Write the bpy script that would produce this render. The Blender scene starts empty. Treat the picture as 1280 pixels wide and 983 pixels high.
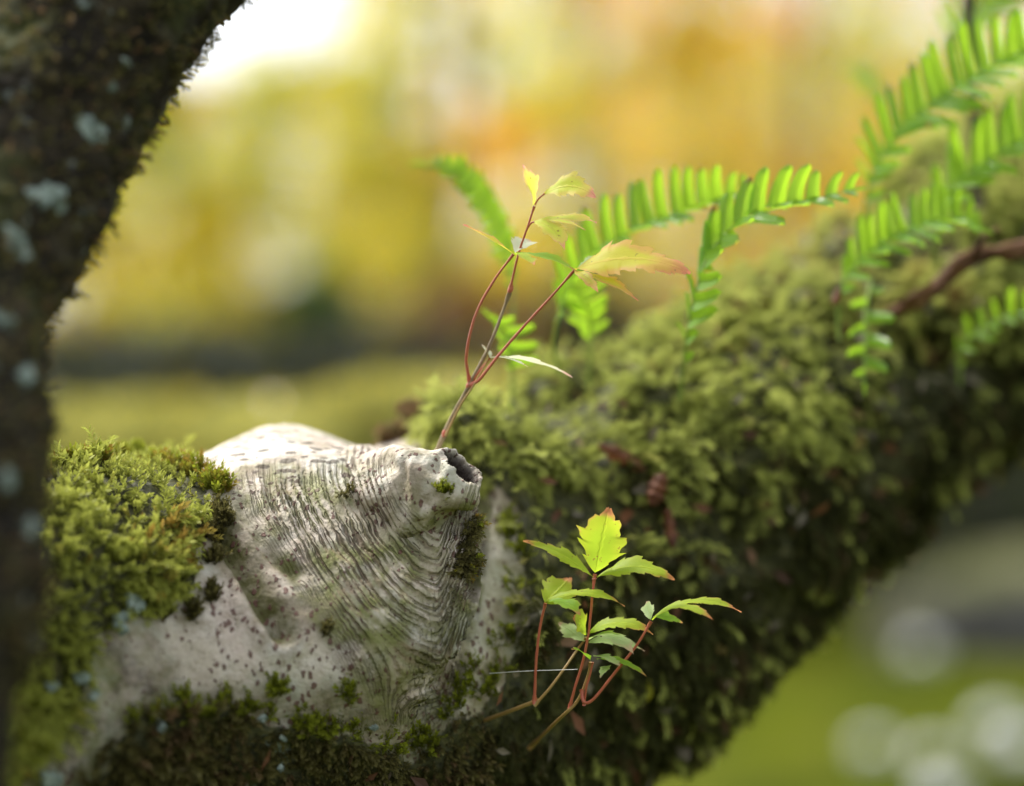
import bpy, math, random
import numpy as np
from mathutils import Vector, Matrix
R = math.radians
rng = np.random.default_rng(7)
random.seed(7)
SC = bpy.context.scene
COL = SC.collection

# ---------------------------------------------------------------- camera
cam_d = bpy.data.cameras.new('camera')
cam = bpy.data.objects.new('camera', cam_d); COL.objects.link(cam)
cam.location = (0, 0, 1.3); cam.rotation_euler = (R(90), 0, 0)
cam_d.lens = 85; cam_d.sensor_width = 36; cam_d.sensor_fit = 'HORIZONTAL'
cam_d.clip_start = 0.05; cam_d.clip_end = 800
cam_d.dof.use_dof = True; cam_d.dof.focus_distance = 1.187; cam_d.dof.aperture_fstop = 2.1
SC.camera = cam

# ---------------------------------------------------------------- sky and sun (thin bright cloud, light from behind left)
SUN_EL, SUN_AZ = R(56), R(-52)          # azimuth measured from +Y towards +X
w = bpy.data.worlds.new('World'); SC.world = w; w.use_nodes = True
nt = w.node_tree; nt.nodes.clear()
sky = nt.nodes.new('ShaderNodeTexSky'); sky.sky_type = 'NISHITA'; sky.sun_disc = False
sky.sun_elevation = SUN_EL; sky.sun_rotation = SUN_AZ
sky.air_density = 1.0; sky.dust_density = 3.0; sky.ozone_density = 1.0
hsv = nt.nodes.new('ShaderNodeHueSaturation'); hsv.inputs['Saturation'].default_value = 0.25
bg = nt.nodes.new('ShaderNodeBackground'); bg.inputs['Strength'].default_value = 0.15
wo = nt.nodes.new('ShaderNodeOutputWorld')
nt.links.new(sky.outputs[0], hsv.inputs['Color']); nt.links.new(hsv.outputs[0], bg.inputs['Color'])
nt.links.new(bg.outputs[0], wo.inputs['Surface'])
sl = bpy.data.lights.new('sun', 'SUN'); sun = bpy.data.objects.new('sun', sl); COL.objects.link(sun)
sl.energy = 1.75; sl.angle = R(14); sl.color = (1.0, 0.95, 0.86)
sd = Vector((math.sin(SUN_AZ) * math.cos(SUN_EL), math.cos(SUN_AZ) * math.cos(SUN_EL), math.sin(SUN_EL)))
sun.rotation_euler = sd.to_track_quat('Z', 'Y').to_euler(); sun.location = (-3, 4, 8)

vs = SC.view_settings
SC.display_settings.display_device = 'sRGB'
vs.view_transform = 'Standard'; vs.look = 'None'; vs.exposure = 1.31; vs.gamma = 1; vs.use_curve_mapping = False
cy = SC.cycles
cy.max_bounces = 8; cy.diffuse_bounces = 3; cy.glossy_bounces = 2; cy.transmission_bounces = 4
cy.transparent_max_bounces = 6; cy.sample_clamp_indirect = 6; cy.caustics_reflective = False; cy.caustics_refractive = False

# ---------------------------------------------------------------- helpers
K = 36 / 85 / 1280
def P(px, py, D):
    """a point at distance D in front of the camera, on the sight line of photo pixel (px, py)"""
    return np.array([(px - 640) * K * D, D, 1.3 - (py - 491.5) * K * D])
def proj(v):
    return 640 + v[:, 0] / (K * v[:, 1]), 491.5 + (1.3 - v[:, 2]) / (K * v[:, 1])

def _h(ix, iy, iz, s):
    n = (ix * 374761393 + iy * 668265263 + iz * 2147483647 + s * 974634777) & 0xffffffff
    n = ((n ^ (n >> 13)) * 1274126177) & 0xffffffff
    return ((n ^ (n >> 16)) & 0xffff) / 65535.0
def noise(v, scale, seed=0, octv=1):
    """value noise 0..1 at points v (n,3)"""
    tot = np.zeros(len(v)); amp = 1; s = 0
    for o in range(octv):
        q = v * scale + 31.7 * o + 100
        i = np.floor(q).astype(np.int64); f = q - i; f = f * f * (3 - 2 * f)
        r = np.zeros(len(v))
        for a in (0, 1):
            for b in (0, 1):
                for c in (0, 1):
                    wgt = (f[:, 0] if a else 1 - f[:, 0]) * (f[:, 1] if b else 1 - f[:, 1]) * (f[:, 2] if c else 1 - f[:, 2])
                    r += wgt * _h(i[:, 0] + a, i[:, 1] + b, i[:, 2] + c, seed + o * 17)
        tot += amp * r; s += amp; amp *= 0.5; scale = scale * 2.03
    return tot / s
def sst(a, b, x):
    t = np.clip((x - a) / (b - a), 0, 1); return t * t * (3 - 2 * t)

def mk_mesh(name, V, F, mat, parent=None, attrs=None, smooth=True, obj=True):
    """F: (n,3) or (n,4) int array, or a list of such arrays"""
    me = bpy.data.meshes.new(name)
    Fs = F if isinstance(F, list) else [F]
    V = np.asarray(V, dtype=np.float32)
    me.vertices.add(len(V)); me.vertices.foreach_set('co', V.ravel())
    tot = np.concatenate([np.full(len(f), f.shape[1], dtype=np.int32) for f in Fs])
    loops = np.concatenate([np.asarray(f, dtype=np.int32).ravel() for f in Fs])
    me.loops.add(len(loops)); me.loops.foreach_set('vertex_index', loops)
    me.polygons.add(len(tot))
    st = np.zeros(len(tot), dtype=np.int32); st[1:] = np.cumsum(tot)[:-1]
    me.polygons.foreach_set('loop_start', st)
    me.polygons.foreach_set('use_smooth', np.full(len(tot), smooth))
    me.update(calc_edges=True)
    for k, a in (attrs or {}).items():
        at = me.attributes.new(k, 'FLOAT', 'POINT'); at.data.foreach_set('value', np.asarray(a, dtype=np.float32))
    if mat: me.materials.append(mat)
    if not obj: return me
    return link(name, me, parent)
def link(name, me, parent=None):
    o = bpy.data.objects.new(name, me); COL.objects.link(o)
    if parent: o.parent = parent
    return o
def tag(o, label=None, cat=None, group=None, kind=None):
    if label: o['label'] = label
    if cat: o['category'] = cat
    if group: o['group'] = group
    if kind: o['kind'] = kind
    return o
def empty(name, loc=(0, 0, 0)):
    o = bpy.data.objects.new(name, None); COL.objects.link(o); o.location = loc; o.empty_display_size = 0.01
    return o
def grid_faces(nu, nv, closed_v=False):
    i = np.arange(nu - 1)[:, None]; j = np.arange(nv if closed_v else nv - 1)[None, :]
    j2 = (j + 1) % nv
    return np.stack(np.broadcast_arrays(i * nv + j, (i + 1) * nv + j, (i + 1) * nv + j2, i * nv + j2), -1).reshape(-1, 4)
def catmull(pts, n):
    pts = np.asarray(pts, float); m = len(pts)
    p = np.vstack([2 * pts[0] - pts[1], pts, 2 * pts[-1] - pts[-2]])
    t = np.asarray(n, float) if hasattr(n, '__len__') else np.linspace(0, m - 1, n)
    i = np.clip(t.astype(int), 0, m - 2); f = (t - i)[:, None]
    a, b, c, d = p[i], p[i + 1], p[i + 2], p[i + 3]
    return 0.5 * (2 * b + (c - a) * f + (2 * a - 5 * b + 4 * c - d) * f ** 2 + (3 * b - a - 3 * c + d) * f ** 3)
def norm(v):
    return v / np.maximum(np.linalg.norm(v, axis=-1, keepdims=True), 1e-12)
def tube(pts, rad, nseg=8, n=None, up=(0, 0, 1), rough=0, closed=True):
    pts = np.asarray(pts, float)
    if n: 
        rr = catmull(np.c_[pts, np.broadcast_to(rad, len(pts))], n); pts, rad = rr[:, :3], rr[:, 3]
    T = norm(np.gradient(pts, axis=0)); u = np.array(up, float)
    A = norm(np.cross(T, u) + 1e-9); B = np.cross(A, T)
    th = np.linspace(0, 2 * np.pi, nseg, endpoint=False)
    rad = np.broadcast_to(rad, len(pts))
    V = pts[:, None] + rad[:, None, None] * (np.cos(th)[None, :, None] * A[:, None] + np.sin(th)[None, :, None] * B[:, None])
    V = V.reshape(-1, 3); F = [grid_faces(len(pts), nseg, True)]
    if rough: V = V + (rng.random(V.shape) - .5) * rough
    if closed:
        c0 = len(V); V = np.vstack([V, pts[:1], pts[-1:]])
        j = np.arange(nseg); j2 = (j + 1) % nseg; b = (len(pts) - 1) * nseg
        F.append(np.vstack([np.c_[np.full(nseg, c0), j2, j], np.c_[np.full(nseg, c0 + 1), b + j, b + j2]]))
    return V, F
def poly_sd(x, y, poly):
    """signed distance to a polygon, positive inside"""
    poly = np.asarray(poly, float); n = len(poly)
    d = np.full(x.shape, 1e18); ins = np.zeros(x.shape, bool)
    for i in range(n):
        ax, ay = poly[i]; bx, by = poly[(i + 1) % n]
        ex, ey = bx - ax, by - ay
        t = np.clip(((x - ax) * ex + (y - ay) * ey) / (ex * ex + ey * ey), 0, 1)
        d = np.minimum(d, (x - ax - t * ex) ** 2 + (y - ay - t * ey) ** 2)
        c = ((ay > y) != (by > y)) & (x < (bx - ax) * (y - ay) / (by - ay + 1e-12) + ax)
        ins ^= c
    return np.where(ins, 1, -1) * np.sqrt(d)
def line_d(x, y, pts):
    d = np.full(x.shape, 1e18)
    for (ax, ay), (bx, by) in zip(pts[:-1], pts[1:]):
        ex, ey = bx - ax, by - ay
        t = np.clip(((x - ax) * ex + (y - ay) * ey) / (ex * ex + ey * ey), 0, 1)
        d = np.minimum(d, (x - ax - t * ex) ** 2 + (y - ay - t * ey) ** 2)
    return np.sqrt(d)

# ---------------------------------------------------------------- material helper
class NT:
    def __init__(s, name):
        s.m = bpy.data.materials.new(name); s.m.use_nodes = True; s.t = s.m.node_tree; s.t.nodes.clear()
        s.out = s.n('ShaderNodeOutputMaterial')
    def n(s, typ, **kw):
        x = s.t.nodes.new(typ)
        for k, v in kw.items(): setattr(x, k, v)
        return x
    def put(s, sock, v):
        if isinstance(v, bpy.types.NodeSocket): s.t.links.new(v, sock)
        elif v is not None:
            if isinstance(v, (tuple, list)) and len(v) == 3 and sock.type == 'RGBA': v = (*v, 1)
            sock.default_value = v
    def attr(s, name): return s.n('ShaderNodeAttribute', attribute_name=name).outputs['Fac']
    def math(s, op, a, b=None, c=None, clamp=False):
        x = s.n('ShaderNodeMath', operation=op, use_clamp=clamp); s.put(x.inputs[0], a); s.put(x.inputs[1], b)
        if c is not None: s.put(x.inputs[2], c)
        return x.outputs[0]
    def mix(s, f, a, b, typ='MIX'):
        x = s.n('ShaderNodeMix', data_type='RGBA', blend_type=typ); s.put(x.inputs[0], f); s.put(x.inputs[6], a); s.put(x.inputs[7], b)
        return x.outputs[2]
    def ramp(s, f, stops):
        x = s.n('ShaderNodeValToRGB'); s.put(x.inputs[0], f); e = x.color_ramp.elements
        e[0].position = stops[0][0]; e[0].color = (*stops[0][1], 1); e[1].position = stops[-1][0]; e[1].color = (*stops[-1][1], 1)
        for p, c in stops[1:-1]:
            q = e.new(p); q.color = (*c, 1)
        return x.outputs[0]
    def smooth(s, f, a, b, lo=0, hi=1):
        x = s.n('ShaderNodeMapRange', interpolation_type='SMOOTHSTEP'); s.put(x.inputs[0], f)
        for i, v in enumerate((a, b, lo, hi)): s.put(x.inputs[i + 1], v)
        return x.outputs[0]
    def coord(s, scale=(1, 1, 1), rot=(0, 0, 0)):
        g = s.n('ShaderNodeTexCoord').outputs['Object']; m = s.n('ShaderNodeMapping'); s.put(m.inputs[0], g)
        m.inputs['Scale'].default_value = scale; m.inputs['Rotation'].default_value = rot
        return m.outputs[0]
    def noise(s, scale, co=None, det=3, rough=.5, dist=0):
        x = s.n('ShaderNodeTexNoise'); s.put(x.inputs['Vector'], co if co is not None else s.coord()); s.put(x.inputs['Scale'], scale)
        s.put(x.inputs['Detail'], det); s.put(x.inputs['Roughness'], rough); s.put(x.inputs['Distortion'], dist)
        return x.outputs['Fac']
    def vor(s, scale, co=None, out='Distance', rnd=1.0):
        x = s.n('ShaderNodeTexVoronoi'); s.put(x.inputs['Vector'], co if co is not None else s.coord()); s.put(x.inputs['Scale'], scale)
        s.put(x.inputs['Randomness'], rnd); return x.outputs[out]
    def bump(s, h, dist=.001, strength=1, normal=None):
        x = s.n('ShaderNodeBump'); s.put(x.inputs['Height'], h); x.inputs['Distance'].default_value = dist
        x.inputs['Strength'].default_value = strength
        if normal is not None: s.put(x.inputs['Normal'], normal)
        return x.outputs[0]
    def pbr(s, col, rough=.8, normal=None, spec=.3, **kw):
        x = s.n('ShaderNodeBsdfPrincipled'); s.put(x.inputs['Base Color'], col); s.put(x.inputs['Roughness'], rough)
        s.put(x.inputs['Specular IOR Level'], spec)
        if normal is not None: s.put(x.inputs['Normal'], normal)
        return x.outputs[0]
    def leafy(s, col, trans, fac=.5, rough=.5, spec=.3, normal=None):
        a = s.pbr(col, rough, normal, spec); t = s.n('ShaderNodeBsdfTranslucent'); s.put(t.inputs['Color'], trans)
        if normal is not None: s.put(t.inputs['Normal'], normal)
        x = s.n('ShaderNodeMixShader'); s.put(x.inputs[0], fac); s.t.links.new(a, x.inputs[1]); s.t.links.new(t.outputs[0], x.inputs[2])
        return x.outputs[0]
    def done(s, shader, disp=None):
        s.t.links.new(shader, s.out.inputs['Surface']); return s.m

# ================================================================ GROUND AND BACKGROUND
def mat_ground():
    m = NT('mossy_ground'); co = m.coord()
    n1 = m.noise(.9, co, 4); n2 = m.noise(2.6, co, 3, .6); n3 = m.noise(14, co, 3)
    c = m.ramp(n1, [(.3, (.012, .016, .004)), (.44, (.045, .062, .006)), (.58, (.085, .10, .008)), (.72, (.05, .042, .012))])
    c = m.mix(m.smooth(n2, .52, .72), c, (.045, .05, .022))
    c = m.mix(m.smooth(n3, .62, .74), c, (.16, .12, .04))
    return m.done(m.pbr(c, .9, m.bump(m.math('ADD', n3, n2), .05), .0))
gx = np.linspace(-1, 1, 121); gx = np.sign(gx) * (np.abs(gx) ** 2.2) * 300
X, Y = np.meshgrid(gx, gx + 12, indexing='ij')
V = np.c_[X.ravel(), Y.ravel(), np.zeros(X.size)]
rr = np.hypot(V[:, 0], V[:, 1] - 8)
V[:, 2] = (noise(V, .35, 3, 2) - .5) * .25 * sst(2, 8, rr) + sst(26, 60, V[:, 1]) * 3.0 + (noise(V, .05, 5, 2) - .5) * 2 * sst(25, 60, rr) - .1
tag(mk_mesh('ground', V, grid_faces(121, 121), mat_ground()), 'mossy woodland floor of olive green moss, seen out of focus at bottom right', kind='structure')

def mat_leaves(name, stops, trans=.60, gl=.14):
    m = NT(name); h = m.attr('tone'); c = m.ramp(h, stops)
    t = m.mix(.5, c, c, 'ADD')
    return m.done(m.leafy(c, t, trans, gl, .6))
def leaf_cloud(centres, sizes, n_per, leaf, tonefn=None, flat=.7):
    """many small folded leaves scattered in clumps"""
    nC = len(centres); N = nC * n_per
    ci = np.repeat(np.arange(nC), n_per)
    d = norm(rng.normal(size=(N, 3))); rad = rng.random(N) ** .5
    p = centres[ci] + d * (rad * sizes[ci])[:, None] * np.array([1, 1, flat])
    a = norm(rng.normal(size=(N, 3)) * np.array([1, 1, .6])); b = norm(np.cross(a, rng.normal(size=(N, 3)))); c = np.cross(a, b)
    L = leaf * (.6 + .8 * rng.random(N))[:, None]
    v0 = p; v1 = p + a * L * .5 + b * L * .36 + c * L * .1; v2 = p + a * L; v3 = p + a * L * .5 - b * L * .36 + c * L * .1
    V = np.stack([v0, v1, v2, v3], 1).reshape(-1, 3)
    q = np.arange(N)[:, None] * 4
    F = np.vstack([q + np.array([[0, 1, 2]]), q + np.array([[0, 2, 3]])])
    tone = np.clip(rng.normal(.5, .16, N) + (rng.random(nC)[ci] - .5) * .9, 0, 1)
    return V, F, np.repeat(tone, 4)

M_trunk = (lambda m: m.done(m.pbr(m.ramp(m.noise(9, m.coord((1, 1, .3)), 4), [(.3, (.14, .11, .06)), (.7, (.30, .26, .14))]), .9, m.bump(m.noise(22, m.coord((1, 1, .25)), 4), .02), .1)))(NT('far_trunk_bark'))
LEAF = {
    'yellow': mat_leaves('yellow_leaves', [(0, (.24, .30, .02)), (.5, (.56, .48, .03)), (1, (.72, .56, .05))]),
    'olive': mat_leaves('olive_leaves', [(0, (.14, .20, .015)), (.5, (.40, .38, .03)), (1, (.62, .50, .06))]),
    'orange': mat_leaves('orange_leaves', [(0, (.32, .36, .03)), (.5, (.66, .44, .05)), (1, (.74, .34, .07))]),
    'olive2': mat_leaves('lime_leaves', [(0, (.16, .24, .02)), (.5, (.42, .44, .04)), (1, (.64, .56, .08))]),
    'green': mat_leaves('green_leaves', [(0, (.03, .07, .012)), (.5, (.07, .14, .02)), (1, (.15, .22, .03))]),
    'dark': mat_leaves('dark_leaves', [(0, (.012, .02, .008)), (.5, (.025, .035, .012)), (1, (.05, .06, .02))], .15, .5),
    'rust': mat_leaves('rust_leaves', [(0, (.10, .06, .02)), (.5, (.22, .11, .03)), (1, (.3, .16, .05))], .4),
}
def tree(x, y, h, cr, kind, label, cat='tree', crown_lo=.25, clumps=60, per=70, leaf=.13, lean=0, gz=0):
    t = empty('broadleaf_tree' if cat == 'tree' else 'shrub', (x, y, gz))
    th = .0055 * h ** 1.1
    if cat == 'tree':
        pts = np.array([[0, 0, -.2], [lean * .2, .03, h * .25], [lean * .5, -.05, h * .5], [lean, .08, h * .92]])
        V, F = tube(pts, np.array([th * 1.25, th, th * .7, th * .15]), 10, 14)
        allV, allF, off = [V], list(F), len(V)
        for k in range(9):
            f = .25 + .6 * k / 9; b0 = np.array([lean * f, 0, h * f]); an = k * 2.4
            e = b0 + np.array([math.cos(an), math.sin(an), .45]) * cr * (.8 - .4 * f)
            v, ff = tube([b0, (b0 + e) / 2 + [0, 0, .05 * h], e], np.array([th * .35, th * .2, th * .06]), 6, 7)
            allV.append(v); allF += [q + off for q in ff]; off += len(v)
        tri = [q for q in allF if q.shape[1] == 3]; quad = [q for q in allF if q.shape[1] == 4]
        mk_mesh('trunk', np.vstack(allV), [np.vstack(quad), np.vstack(tri)], M_trunk, t)
    per = int(per * (.6 if cat == 'tree' else 1)); a = rng.random(clumps) * 2 * np.pi; z = rng.random(clumps)
    rr = cr * np.sqrt(rng.random(clumps)) * np.sqrt(np.clip(1 - (2 * z - .85) ** 2 * .75, .05, 1))
    c = np.c_[rr * np.cos(a) + lean * z, rr * np.sin(a), h * (crown_lo + (1 - crown_lo) * z)]
    V, F, tone = leaf_cloud(c, cr * (.16 + .14 * rng.random(clumps)), per, leaf)
    V[:, 2] = np.maximum(V[:, 2], .02)
    mk_mesh('crown' if cat == 'tree' else 'foliage', V, F, LEAF[kind], t, {'tone': tone}, smooth=False)
    return tag(t, label, cat, 'out of focus trees behind the mossy limb' if cat == 'tree' else 'dark shrubs under the far trees')
def bx(px, y): return (px - 640) * K * y

tree(bx(150, 15), 15, 3.3, 1.0, 'yellow', 'bright yellow tree blurred beside the dark upright trunk, under the white sky gap', crown_lo=.18, clumps=60)
tree(bx(330, 20), 20, 4.05, 1.8, 'olive', 'olive yellow tree blurred below the white gap in the leaves', crown_lo=.1, clumps=110, per=58)
tree(bx(570, 17), 17, 8.5, 1.05, 'olive', 'olive tree directly above and behind the pale bark bulge', crown_lo=.12, clumps=80, per=45)
tree(bx(730, 19), 19, 9, 1.7, 'orange', 'orange tree behind the upper creeper seedling', crown_lo=.16, clumps=100, per=64)
tree(bx(890, 22), 22, 10, 2.7, 'yellow', 'golden yellow tree behind the middle of the ferns', crown_lo=.1, clumps=100, per=64)
tree(bx(1010, 17), 17, 9, 1.9, 'orange', 'tawny orange tree behind the tips of the right hand ferns', crown_lo=.14, clumps=90, per=64)
tree(bx(1210, 20), 20, 9, 2.4, 'yellow', 'yellow tree in the top right corner behind the thin dark stem', crown_lo=.08, clumps=90, per=64)
tree(bx(770, 27), 27, 11, 2.7, 'yellow', 'pale yellow tree farthest back between the olive and orange ones', crown_lo=.06, clumps=110, per=64)
tree(bx(160, 24), 24, 4.0, 2.4, 'yellow', 'yellow green tree far back, mostly hidden by the dark upright trunk', crown_lo=.05, clumps=90, per=58)
tree(bx(1100, 30), 30, 12, 3.4, 'olive', 'olive tree farthest back at the right behind the orange one', crown_lo=.03, clumps=100, per=64)
tree(bx(20, 16), 16, 8, .9, 'green', 'green tree far behind the dark upright trunk at the left edge', crown_lo=.1, clumps=70, per=70)
tree(bx(510, 20), 20, 8, .78, 'olive', 'slim olive tree just right of the white sky gap', crown_lo=.05, clumps=80, per=66)
tree(bx(560, 24), 24, 9, 1.1, 'yellow', 'slim golden tree far back behind the top of the upper creeper seedling', crown_lo=.05, clumps=100, per=60)
tree(bx(400, 22), 22, 4.35, 1.6, 'yellow', 'low golden bush like tree below the white gap, above the pale hump of bark', crown_lo=.06, clumps=110, per=62)
tree(bx(960, 26), 26, 10, 2.0, 'orange', 'rust orange tree far back between the golden ones', crown_lo=.05, clumps=100, per=60)
nW = 720; wc = np.c_[rng.uniform(-.6, 17, nW), rng.uniform(33, 40, nW), 6.5 * rng.random(nW) ** .8]
for k_, kd in enumerate(('olive', 'yellow', 'olive2')):
    V, F, tone = leaf_cloud(wc[k_ * 240:(k_ + 1) * 240], .45 + .4 * rng.random(240), 60, .16)
    V[:, 2] = np.maximum(V[:, 2], .05)
    tag(mk_mesh('distant_wood', V, F, LEAF[kd], None, {'tone': tone}, False), ['olive undergrowth of the distant wood behind all the trees', 'golden foliage of the distant wood behind all the trees', 'lime foliage of the distant wood behind all the trees'][k_], kind='stuff')
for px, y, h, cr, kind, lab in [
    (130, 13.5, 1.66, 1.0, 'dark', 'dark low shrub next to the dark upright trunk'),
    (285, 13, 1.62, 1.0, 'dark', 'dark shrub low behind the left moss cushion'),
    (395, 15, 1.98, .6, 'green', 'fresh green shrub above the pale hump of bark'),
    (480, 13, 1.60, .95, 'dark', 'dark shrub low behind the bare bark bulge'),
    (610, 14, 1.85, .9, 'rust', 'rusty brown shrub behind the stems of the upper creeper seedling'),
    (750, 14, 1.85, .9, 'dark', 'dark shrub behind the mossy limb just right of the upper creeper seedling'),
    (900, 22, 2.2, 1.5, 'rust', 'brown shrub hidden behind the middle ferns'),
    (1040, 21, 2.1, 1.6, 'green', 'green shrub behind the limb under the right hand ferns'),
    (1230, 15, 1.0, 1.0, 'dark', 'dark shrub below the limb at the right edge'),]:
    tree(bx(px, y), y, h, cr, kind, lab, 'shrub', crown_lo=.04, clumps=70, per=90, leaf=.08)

# fallen mossy log behind the limb, and the one lying on the ground at the right
def mat_mosslog():
    m = NT('far_moss'); n = m.noise(7, None, 4, .6); n2 = m.noise(30, None, 3)
    c = m.ramp(n, [(.3, (.08, .08, .02)), (.5, (.21, .20, .04)), (.62, (.30, .28, .07)), (.75, (.27, .24, .11))])
    return m.done(m.pbr(c, .95, m.bump(m.math('ADD', n, n2), .02), .05))
M_ml = mat_mosslog()
def far_log(pts, rad, label, cat='fallen log'):
    V, F = tube(pts, rad, 40, 90)
    V += norm(rng.normal(size=V.shape)) * 0 + ((noise(V, 5, 9, 3) - .5) * .05)[:, None] * np.array([.3, .3, 1])
    o = empty('fallen_log', tuple(pts[0]))
    q = mk_mesh('mossy_bark', V - np.array(pts[0]), F, M_ml, o)
    # ragged moss and little stubs so the outline is not a clean tube
    idx = rng.choice(len(V), 2500); d = norm(V[idx] - np.array([0, 0, -3]) + rng.normal(size=(2500, 3)))
    a = norm(rng.normal(size=(2500, 3))); L = .010 + .012 * rng.random((2500, 1))
    W = np.stack([V[idx] - a * L * .4, V[idx] + a * L * .4, V[idx] + d * L], 1).reshape(-1, 3) - np.array(pts[0])
    tag(mk_mesh('moss', W, np.arange(7500).reshape(-1, 3), LEAF['olive'], o, {'tone': np.repeat(.4 + .6 * rng.random(2500), 3)}, False), kind='stuff')
    return tag(o, label, cat)
far_log([P(-260, 640, 3.4), P(60, 590, 3.4), P(330, 592, 3.3), P(560, 570, 3.2), P(800, 575, 3.1), P(1050, 640, 3.0)], np.array([.11, .10, .10, .10, .10, .10]), 'blurred mossy limb crossing behind the pale bark hump, just under the dark shrubs')
def mat_boulder():
    m = NT('mossy_boulder'); g_ = m.n('ShaderNodeNewGeometry'); sx_ = m.n('ShaderNodeSeparateXYZ'); m.put(sx_.inputs[0], g_.outputs['Normal'])
    up_ = m.smooth(m.math('ADD', sx_.outputs[2], m.math('MULTIPLY', m.math('SUBTRACT', m.noise(6), .5), .6)), .55, .8)
    return m.done(m.pbr(m.mix(up_, m.ramp(m.noise(8), [(.3, (.02, .02, .018)), (.7, (.07, .07, .06))]), m.ramp(m.noise(5), [(.35, (.06, .07, .02)), (.65, (.14, .14, .06))])), .9, m.bump(m.noise(14), .04)))
ph_, th2 = np.meshgrid(np.linspace(0, 2 * np.pi, 48, endpoint=False), np.linspace(0, np.pi, 28)); 
V = np.stack([np.sin(th2) * np.cos(ph_), np.sin(th2) * np.sin(ph_), np.cos(th2)], -1).reshape(-1, 3)
V = V * (1 + .5 * (noise(V + 9, 1.4, 5, 3) - .5))[:, None] * np.array([1.15, .7, .52])
bo = mk_mesh('boulder', V, grid_faces(28, 48, True), mat_boulder()); bo.location = (3.05, 13.2, -.08)
tag(bo, 'dark boulder with a pale mossy top, blurred at the right edge below the limb', 'boulder')

M_stone = (lambda m: m.done(m.pbr(m.ramp(m.noise(30, None, 3), [(.35, (.45, .46, .44)), (.7, (.75, .76, .72))]), .12, m.bump(m.noise(40), .004), .9)))(NT('glint_pale_stone'))  # for added stones whose pale colour stands in for glints off the ground
def stone(x, y, r, label):
    n = 24; th = np.linspace(0, np.pi, 14)[:, None]; ph = np.linspace(0, 2 * np.pi, n, endpoint=False)[None]
    V = np.stack([np.sin(th) * np.cos(ph), np.sin(th) * np.sin(ph), np.cos(th) * np.ones_like(ph)], -1).reshape(-1, 3)
    V = V * (1 + .35 * (noise(V + x, 1.7, 5, 2) - .5))[:, None] * np.array([1.1, .9, .8]) * r
    o = mk_mesh('stone', V, grid_faces(14, n, True), M_stone); o.location = (x, y, r * .35 + .0)
    return tag(o, label, 'stone', 'pale wet stones added for blurred glints on the moss at bottom right')
for px, py, r, lab in [(1152, 800, .055, 'pale wet stone added for the glint farthest back, a blurred disc under the fallen log'),
                       (1245, 893, .06, 'pale wet stone added for a glint by the right edge, blurred to a bright disc'),
                       (1275, 915, .05, 'small pale stone added for a glint cut by the right edge, touching the bright one'),
                       (1092, 915, .045, 'dim grey stone added for a glint just right of the shaded underside of the limb'),
                       (1165, 925, .045, 'pale stone added for a glint between the dim grey one and the bright one at the edge'),
                       (1180, 975, .05, 'pale stone added for a glint at the bottom edge right of the limb')]:
    D = 1.22 / ((py - 491.5) * K); stone((px - 640) * K * D, D, r * 1.3, lab)

# ================================================================ THE LEANING LIMB
C0 = np.array([
    [-1.75, .70, .02, .15], [-.95, .86, .72, .135],
    [*P(-420, 945, 1.10), .112], [*P(-150, 880, 1.15), .105], [*P(100, 850, 1.21), .102], [*P(350, 826, 1.293), .112],
    [*P(550, 800, 1.36), .116], [*P(700, 750, 1.395), .099], [*P(850, 658, 1.43), .088], [*P(1000, 552, 1.48), .079],
    [*P(1280, 335, 1.62), .078], [*P(1600, 60, 1.82), .09], [1.45, 2.6, 2.45, .09], [2.1, 3.4, 3.6, .07]])
ts = np.concatenate([np.linspace(0, 3, 26)[:-1], np.linspace(3, 4.1, 60)[:-1], np.linspace(4.1, 6.75, 300)[:-1],
                     np.linspace(6.75, 10, 210)[:-1], np.linspace(10, 13, 40)])
cc = catmull(C0, ts); c, rad0 = cc[:, :3], cc[:, 3]
T = norm(np.gradient(c, axis=0))
toc = norm(np.array([0, 0, 1.3]) - c)
Fv = norm(toc - T * np.sum(T * toc, 1, keepdims=True)); Uv = np.cross(Fv, T)
Uv = np.where(Uv[:, 2:3] < 0, -Uv, Uv)
th = np.concatenate([np.linspace(-1.85, 1.85, 312), np.linspace(1.85, 2 * np.pi - 1.85, 42)[1:-1]])
NU, NV = len(ts), len(th)
V = c[:, None] + rad0[:, None, None] * (np.cos(th)[None, :, None] * Fv[:, None] + np.sin(th)[None, :, None] * Uv[:, None])
Nrm = norm(V - c[:, None]).reshape(-1, 3); V = V.reshape(-1, 3)
front = np.repeat(np.cos(th)[None], NU, 0).ravel()
fw = sst(-.25, .25, front)                       # front weight
x0, y0 = proj(V)
near = (np.abs(x0) < 5000)
# gentle unevenness
V = V + Nrm * ((noise(V, 9, 1, 2) - .5) * .012)[:, None]
g = lambda x, y, cx, cy, sx, sy: np.exp(-((x - cx) / sx) ** 2 - ((y - cy) / sy) ** 2)
# hump on top
V = V + Nrm * (.016 * g(x0, y0, 345, 585, 85, 90) * sst(-.6, 0, front))[:, None] - Nrm * (.008 * g(x0, y0, 480, 545, 55, 60) * sst(-.6, 0, front))[:, None]
# shoulder of wood that carries the broken stub: pushed to the right and towards the viewer
sx = np.where(x0 < 448, 118, 31)
ay = sst(545, 640, y0) * (1 - .62 * sst(740, 960, y0))
ux = np.exp(-((x0 - 452 + .15 * np.maximum(y0 - 740, 0)) / sx) ** 2) * ay * fw
V = V + ux[:, None] * np.array([.060, -.026, .004])
V = V + Nrm * (.006 * g(x0, y0, 300, 800, 80, 90) * fw)[:, None]
x1, y1 = proj(V)

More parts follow.
